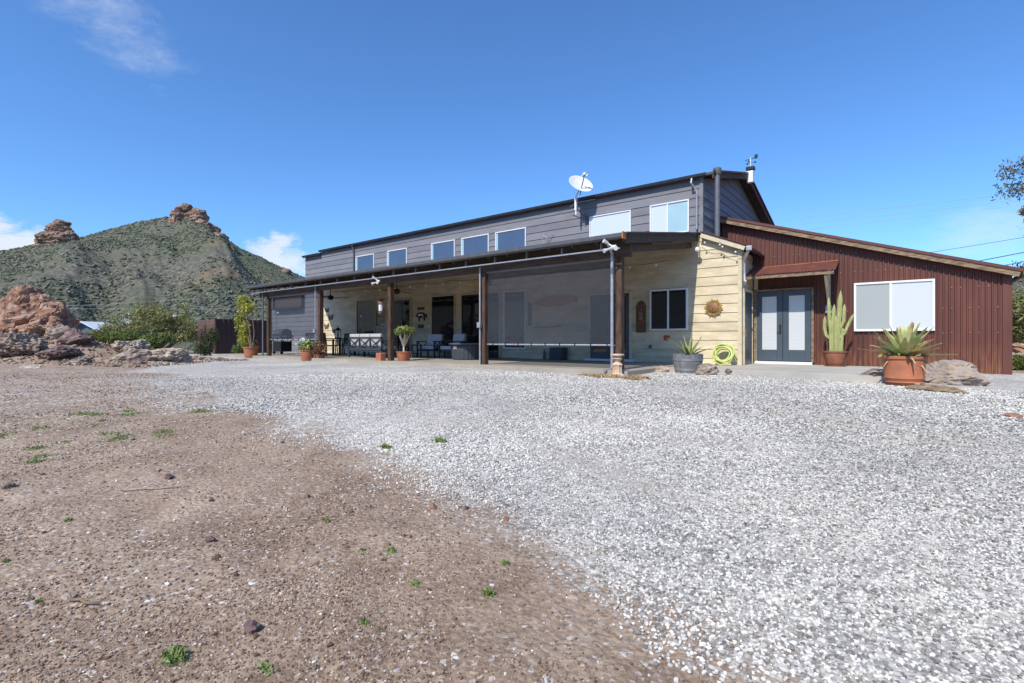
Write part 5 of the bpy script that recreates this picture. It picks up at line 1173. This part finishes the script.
# white rail fence climbing the slope
t=empty('rail_fence','white rail fence climbing behind the blue grey shed','fence',at(94,80,0)); P0=(94,80,1.6); P1=(165,100,6.2); N_=12
pt=lambda u:at(P0[0]+(P1[0]-P0[0])*u,P0[1]+(P1[1]-P0[1])*u,P0[2]+(P1[2]-P0[2])*(1-(1-u)**1.7))
for i in range(N_+1):
    p=pt(i/N_); MB().box(p.x-.12,p.x+.12,p.y-.12,p.y+.12,p.z-1.4,p.z+1.1).build('fence_post','white',t)
for h in (.45,1.0):
    mb=MB()
    for i in range(N_): mb.bar(pt(i/N_)+Vector((0,0,h)),pt((i+1)/N_)+Vector((0,0,h)),.05,.14)
    mb.build('rail','white',t)
def wire(p,q,sag,label,m='wire',r=.02):
    p=Vector(p);q=Vector(q); pts=[p.lerp(q,i/16)-Vector((0,0,sag*4*(i/16)*(1-i/16))) for i in range(17)]
    MB().tube(pts,r,5).build('overhead_wire',m,label=label,cat='wire')
def zat(py,fw): return .78+(340-py)*fw/500
for (x0,y0,x1,y1,f,l,m,r) in ((560,240,1100,183,60,'highest pale overhead wire right of the house','wirelight',.025),(560,247,1100,190,60,'second pale overhead wire right of the house','wirelight',.018),(560,254,1100,195,60,'third pale overhead wire right of the house','wirelight',.018),(700,283,1100,224,45,'thin dark wire above the eave of the red wing','wire',.02),(700,306,1100,237,42,'thick dark wire over the eave of the red wing','wire',.035),(700,316,1100,246,41,'lowest dark wire beside the eave of the red wing','wire',.03)):
    wire(at(x0,f,zat(y0,f)),at(x1,f*.95,zat(y1,f*.95)),.3,l,m,r)
for (y0,y1,l) in ((305,306.5,'upper left utility wire crossing the hillside'),(310,290,'lower left utility wire crossing the hillside')):
    wire(at(-60,58,zat(y0,58)),at(300,62,zat(y1,62)),.4,l,'wirelight',.012)

# ---------------------------------------------------------------- hills
SKY=[(-1500,300),(-700,285),(-300,268),(-120,258),(-50,255),(0,251),(30,246),(60,243),(80,238),(110,229),(140,221),(165,217),(190,217),(215,231),(240,248),(260,257),(290,271),(330,289),(400,305),(500,316),(650,320),(800,312),(950,292),(1010,281),(1024,271),(1060,258),(1150,240),(1400,235),(2500,250)]
spx=np.array([s[0] for s in SKY],float); sth=np.arctan((spx-512)/500); ste=(340-np.array([s[1] for s in SKY],float))/500*np.cos(sth)
th_f=np.radians(np.arange(-64,-14,.10)); th_m=np.radians(np.arange(-14,50,.8)); th_b=np.radians(np.arange(50,296,2.0))
TH=np.concatenate([th_f,th_m,th_b]); NR=190
tt=np.concatenate([np.linspace(0,1,150),1+np.linspace(0.01,.9,NR-150)])
Tg,Hg=np.meshgrid(tt,TH,indexing='ij')
def ridgeR(th): return 330+70*np.sin(th*3+1.2)*sm((np.abs(th)-.2)/.5)*(th>-.25)+0*th
def hill_h(T,Hh):
    Hw=np.where(Hh>np.pi,Hh-2*np.pi,Hh)
    tel=np.interp(Hw,sth,ste,left=.11,right=.11)
    back=(np.abs(Hw)>1.25); tel=np.where(back,.12+.10*fbm(Hw*2.2+7,Hw*0+3,55,4),tel)
    Rr=340.; base=110.
    r=base+(Rr-base)*T; x,y=cam2w(r*np.sin(Hh),r*np.cos(Hh))
    Zr=tel*Rr+.78; f=np.where(T<=1,np.clip(T,0,1)**1.25,np.clip(1-(T-1)*1.1,0,1))
    amp=np.sin(np.pi*np.clip(T,0,1))**.8*np.clip(Zr/70,.15,1)
    px=512+500*np.tan(np.clip(Hw,-1.4,1.4))
    gul=fbm(px/60.+T*1.3,T*2.6,60,5)*18+ -np.abs(fbm(px/44.+T*1.4,T*2.2,66,4))*5
    small=fbm(x/12,y/12,70,5)*3.5
    spur=15*np.exp(-((px-(190+55*(1-T)))/ (16+22*(1-T)))**2)*np.exp(-((T-.55)/.26)**2)
    spur2=10*np.exp(-((px-(60+30*(1-T)))/26)**2)*np.exp(-((T-.6)/.22)**2)
    z=Zr*f-1.5*(1-np.clip(T,0,1))-3*(1-sm(T/.05))+amp*(gul+small)+spur+spur2+fbm(x/4,y/4,81,3)*1.0*np.clip(T*3,0,1)
    z=np.where(T>1,z-(T-1)*20,z)
    return x,y,z
X,Y,Z=hill_h(Tg,Hg); nt_,nh=Tg.shape
V=np.column_stack([X.ravel(),Y.ravel(),Z.ravel()]); i=np.arange(nt_-1)[:,None]*nh; j=np.arange(nh)[None,:]; j2=(j+1)%nh
F=np.stack([i+j,i+nh+j,i+nh+j2,i+j2],-1).reshape(-1,4)
def hill_mat():
    m=bpy.data.materials.new('chaparral_hillside'); m.use_nodes=True; nt=m.node_tree;N=nt.nodes;L=nt.links;p=N['Principled BSDF']; p.inputs['Roughness'].default_value=1; p.inputs['Specular IOR Level'].default_value=.1
    tc=N.new('ShaderNodeTexCoord')
    def nz(s,d=8,dist=.3,r=.65):
        n=N.new('ShaderNodeTexNoise'); n.inputs['Scale'].default_value=s; n.inputs['Detail'].default_value=d; n.inputs['Distortion'].default_value=dist; n.inputs['Roughness'].default_value=r; L.new(tc.outputs['Object'],n.inputs['Vector']); return n.outputs['Fac']
    def rp(s,st):
        r=N.new('ShaderNodeValToRGB'); e=r.color_ramp.elements; e[0].position=st[0][0];e[0].color=(*st[0][1],1);e[1].position=st[-1][0];e[1].color=(*st[-1][1],1)
        for q,c in st[1:-1]: k=e.new(q);k.color=(*c,1)
        L.new(s,r.inputs[0]); return r.outputs[0]
    def mx(f,a,b):
        x=N.new('ShaderNodeMix'); x.data_type='RGBA'
        if isinstance(f,float): x.inputs[0].default_value=f
        else: L.new(f,x.inputs[0])
        for s,i in ((a,6),(b,7)):
            if isinstance(s,tuple): x.inputs[i].default_value=(*s,1)
            else: L.new(s,x.inputs[i])
        return x.outputs[2]
    c=rp(nz(.6,10,.0,.8),[(.36,(.08,.083,.066)),(.5,(.155,.15,.122)),(.62,(.28,.255,.215))])
    green=rp(nz(.014,4),[(.42,(0,0,0)),(.62,(.75,.75,.75))]); c=mx(green,c,rp(nz(.4,8),[(.3,(.075,.10,.055)),(.7,(.17,.195,.115))]))
    tan=rp(nz(.019,6,.5),[(.60,(0,0,0)),(.67,(.7,.7,.7))]); c=mx(tan,c,(.26,.19,.125))
    rk=rp(nz(.09,9,.8,.7),[(.66,(0,0,0)),(.70,(1,1,1))]); c=mx(rk,c,(.33,.25,.20))
    L.new(c,p.inputs['Base Color'])
    b=N.new('ShaderNodeBump'); b.inputs['Strength'].default_value=.9; b.inputs['Distance'].default_value=1.2; L.new(nz(.5,9,0,.8),b.inputs['Height']); L.new(b.outputs[0],p.inputs['Normal']); return m
o=np_mesh('hills',V,F,hill_mat(),smooth=True); tag(o,'scrub covered hills ringing the ranch','hills',kind='structure')
# scrub on the visible slopes
def scrub():
    n=42000; r=np.random.default_rng(5); Hh=np.radians(r.uniform(-62,-18,n)); T=r.uniform(.02,1.0,n)**.75
    x,y,z=hill_h(T,Hh); keep=(fbm(x/30,y/30,91,5)*1.7+r.uniform(-.30,.30,n))>-.03; x,y,z=x[keep],y[keep],z[keep]; n=len(x)
    s=.3+1.0*r.beta(1.1,6,n); bv,bf=ICO; nv=len(bv)
    P=bv[None]*(1+r.uniform(-.4,.4,(n,nv,1)))*s[:,None,None]*np.array([1,1,.75])
    Vv=(P+np.stack([x,y,z+s*.15],-1)[:,None]).reshape(-1,3); Ff=(bf[None]+(np.arange(n)*nv)[:,None,None]).reshape(-1,3)
    M['scrub']=ramp_attr('dark_green_scrub','rnd',[(0,(.065,.074,.05)),(.4,(.105,.115,.078)),(.75,(.145,.15,.105)),(1,(.22,.205,.16))],1,noise_mix=.3,nscale=1.5)
    o=np_mesh('hillside_scrub',Vv,Ff,'scrub',attrs={'rnd':np.repeat(r.uniform(0,1,n),nv)}); tag(o,'dark scrub dotting the hillside','scrub',kind='stuff')
scrub()
# rock crowns on the ridge
def crown(px,py_base,fw,size,label,seed,extra=(),m='peak',cat='rock outcrop',am=1.):
    c=at(px,fw,zat(py_base,fw)); bm=bmesh.new()
    for (ox,oz,sx,sy,sz,sd) in extra:
        b2=bmesh.new(); bmesh.ops.create_icosphere(b2,subdivisions=5,radius=1); rr=random.Random(sd); o=Vector((sd*3.1,sd,sd*.3))
        pl=[(Vector((rr.gauss(0,1),rr.gauss(0,1),rr.gauss(0,.5))).normalized(),rr.uniform(.62,.85)) for _ in range(14)]
        rdir=Vector((.787,.617,0)); fdir=Vector((-.617,.787,0))
        for v in b2.verts:
            p=v.co.copy()
            for n,d in pl:
                q=p.dot(n)-d
                if q>0: p-=n*q*.9
            st=(p.z*3.5+mnoise.noise(p*1.3+o)*.8); k=1+am*(.13*mnoise.fractal(p*2.0+o,1.0,2.1,6)+.12*(abs((st%1)-.5)-.25)-.12*max(0,.10-abs(mnoise.noise(p*2.6+o)))/.10)
            v.co=rdir*(p.x*k*sx+ox)+fdir*(p.y*k*sy)+Vector((0,0,p.z*k*sz+oz))
        me=bpy.data.meshes.new('tmp'); b2.to_mesh(me); b2.free(); bm.from_mesh(me); bpy.data.meshes.remove(me)
    me=bpy.data.meshes.new('rock_outcrop'); bm.to_mesh(me); bm.free(); me.materials.append(M[m]); ob=bpy.data.objects.new('rock_outcrop',me); COL.objects.link(ob); ob.location=c; tag(ob,label,'rock outcrop')
# fw at ridge: R*cos(theta)
fwp=340*math.cos(math.atan((190-512)/500)); fwq=340*math.cos(math.atan((58-512)/500))
crown(190,236.5,fwp*.955,1,'large red rock crown on the highest peak',5,[(-3,6,9,9,8,5),(-6,12,6,6,4.5,6),(4,10,7,6,5,7),(9,2,8,8,8,8),(1,-3,13,9,9,9),(16,-4,6,7,6,10),(-2,15.5,3.6,4,2.4,11),(22,-9,4,5,4,12),(7,-8,9,8,7,13)])
crown(57,246.5,fwq*.96,1,'smaller stepped red rock crown on the left ridge',15,[(0,3,8,7,6,21),(1.5,8,5.5,5,5,22),(-5,1,6,5,4.5,23),(6,2.5,4,5,5,24),(-9,-2,5,5,3,25),(2,11,4.2,3.5,2.2,26)])
crown(286,271,fwp*1.02,1,'tiny reddish rock knob on the right slope of the peak',18,[(0,-.5,3.2,3,2.0,27),(-2.5,-1.2,2.2,2,1.6,28)])

crown(31,336,17.3,1,'huge jagged rust red rock crowning the earth mound',31,[(0,.3,1.15,1.2,1.2,41),(-.12,1.0,.58,.7,.78,42),(.35,.95,.35,.4,.5,49),(-.45,1.0,.35,.4,.45,50),(.55,.15,.5,.9,.5,54),(-.2,.2,.7,1.35,.6,55),(.15,-.25,.6,1.1,.5,56),(-1.1,-.3,.5,1.2,.5,57),(-.9,.1,1.0,1.0,.95,43),(.75,.55,.62,.7,.62,44),(.95,-.1,.62,.7,.6,45),(.2,-.5,1.2,.8,.7,46),(-.55,.75,.55,.6,.5,47),(.45,1.0,.35,.4,.42,48)],m='rock_red')
crown(-22,335,18.8,1,'rust red rock at the left frame edge behind the huge red one',32,[(0,.3,1.1,1.0,1.2,51),(.6,.1,.9,.8,.9,52),(-.8,.2,.9,.8,.9,53)],m='rock_red')

# ---------------------------------------------------------------- sky, sun, camera
world=bpy.data.worlds.new('World'); scene.world=world; world.use_nodes=True; nt=world.node_tree;N=nt.nodes;L=nt.links; bg=N['Background']
sundir=Vector((.09,-1,1.08)).normalized(); el=math.asin(sundir.z); az=math.atan2(sundir.x,sundir.y)
sk=N.new('ShaderNodeTexSky'); sk.sky_type='NISHITA'; sk.sun_disc=False; sk.sun_elevation=el; sk.sun_rotation=az; sk.altitude=300; sk.air_density=1.0; sk.dust_density=.6; sk.ozone_density=1.2
tc=N.new('ShaderNodeTexCoord')
def dirv(px,py): 
    f=Vector((-.617,.787,0)); r=Vector((.787,.617,0)); return (f+r*((px-512)/500)+Vector((0,0,(340-py)/500))).normalized()
def blob(px,py,rad,soft,tilt=0,asp=1):
    d=dirv(px,py); up=Vector((0,0,1)); rx=d.cross(up).normalized(); ry=rx.cross(d); a=rx*math.cos(tilt)+ry*math.sin(tilt); b=ry*math.cos(tilt)-rx*math.sin(tilt)
    outs=[]
    for v,s in ((a,1/rad),(b,asp/rad)):
        dt=N.new('ShaderNodeVectorMath'); dt.operation='DOT_PRODUCT'; L.new(tc.outputs['Generated'],dt.inputs[0]); dt.inputs[1].default_value=v*s; outs.append(dt.outputs['Value'])
    m=[]
    for o_ in outs:
        q=N.new('ShaderNodeMath'); q.operation='MULTIPLY'; L.new(o_,q.inputs[0]); L.new(o_,q.inputs[1]); m.append(q.outputs[0])
    ad=N.new('ShaderNodeMath'); ad.operation='ADD'; L.new(m[0],ad.inputs[0]); L.new(m[1],ad.inputs[1])
    fr=N.new('ShaderNodeVectorMath'); fr.operation='DOT_PRODUCT'; L.new(tc.outputs['Generated'],fr.inputs[0]); fr.inputs[1].default_value=d
    gt=N.new('ShaderNodeMath'); gt.operation='GREATER_THAN'; gt.inputs[1].default_value=.3; L.new(fr.outputs['Value'],gt.inputs[0])
    mr=N.new('ShaderNodeMapRange'); mr.inputs[1].default_value=1; mr.inputs[2].default_value=0; mr.inputs[3].default_value=0; mr.inputs[4].default_value=soft; L.new(ad.outputs[0],mr.inputs[0])
    mu=N.new('ShaderNodeMath'); mu.operation='MULTIPLY'; L.new(mr.outputs[0],mu.inputs[0]); L.new(gt.outputs[0],mu.inputs[1]); return mu.outputs[0]
def cn(scale,stretch=(1,1,1),det=9,ro=.62):
    mp=N.new('ShaderNodeMapping'); mp.inputs['Scale'].default_value=stretch; L.new(tc.outputs['Generated'],mp.inputs[0]); n=N.new('ShaderNodeTexNoise'); n.inputs['Scale'].default_value=scale; n.inputs['Detail'].default_value=det; n.inputs['Roughness'].default_value=ro; n.inputs['Distortion'].default_value=.2; L.new(mp.outputs[0],n.inputs['Vector']); return n.outputs['Fac']
def cloud(bl,nz,lo,hi,gain,wgt=1.0):
    a=N.new('ShaderNodeMath'); a.operation='MULTIPLY_ADD'; L.new(nz,a.inputs[0]); a.inputs[1].default_value=wgt; L.new(bl,a.inputs[2])
    m=N.new('ShaderNodeMapRange'); m.interpolation_type='SMOOTHSTEP'; m.inputs[1].default_value=lo; m.inputs[2].default_value=hi; m.inputs[3].default_value=0; m.inputs[4].default_value=gain; L.new(a.outputs[0],m.inputs[0]); return m.outputs[0]
n1=cn(14,(1,1,1.5)); n2=cn(5,(1,1,2.5),9,.7)
cl_list=[cloud(blob(283,258,.115,.5,0,1.9),n1,.80,1.0,.80),cloud(blob(-2,246,.13,.5,.2,2.0),n1,.80,1.0,.85),cloud(blob(95,240,.06,.5,0,2.2),n1,.92,1.10,.6),cloud(blob(100,12,.20,.5,-.5,2.2),n2,.80,1.2,.42),cloud(blob(995,232,.17,.5,.1,2.0),n2,.80,1.2,.38),cloud(blob(1040,290,.13,.5,0,2.5),n2,.86,1.2,.5)]
acc=cl_list[0]
for c_ in cl_list[1:]:
    q=N.new('ShaderNodeMath'); q.operation='MAXIMUM'; L.new(acc,q.inputs[0]); L.new(c_,q.inputs[1]); acc=q.outputs[0]
tint=N.new('ShaderNodeMix'); tint.data_type='RGBA'; tint.blend_type='MULTIPLY'; tint.inputs[0].default_value=1; L.new(sk.outputs[0],tint.inputs[6]); tint.inputs[7].default_value=(.64,1.04,1.50,1)
mx=N.new('ShaderNodeMix'); mx.data_type='RGBA'; L.new(acc,mx.inputs[0]); L.new(tint.outputs[2],mx.inputs[6]); mx.inputs[7].default_value=(6.2,6.5,7.0,1)
L.new(mx.outputs[2],bg.inputs[0]); bg.inputs[1].default_value=.13
sl=bpy.data.lights.new('sun','SUN'); sl.energy=4.5; sl.angle=R(.53); sl.color=(1,.925,.80); so=bpy.data.objects.new('sun',sl); COL.objects.link(so); so.rotation_euler=sundir.to_track_quat('Z','Y').to_euler(); so.location=(0,-10,20)
cam=bpy.data.cameras.new('camera'); co=bpy.data.objects.new('camera',cam); COL.objects.link(co); scene.camera=co
co.location=(0,0,.78); co.rotation_euler=(R(90),0,math.atan2(.617,.787)); cam.sensor_width=36; cam.lens=36*500/1024; cam.shift_y=-1.5/1024; cam.clip_start=.05; cam.clip_end=6000
scene.render.engine='CYCLES'; scene.render.resolution_x=1024; scene.render.resolution_y=683
scene.view_settings.view_transform='Standard'; scene.view_settings.look='None'; scene.view_settings.exposure=0.12; scene.view_settings.gamma=1
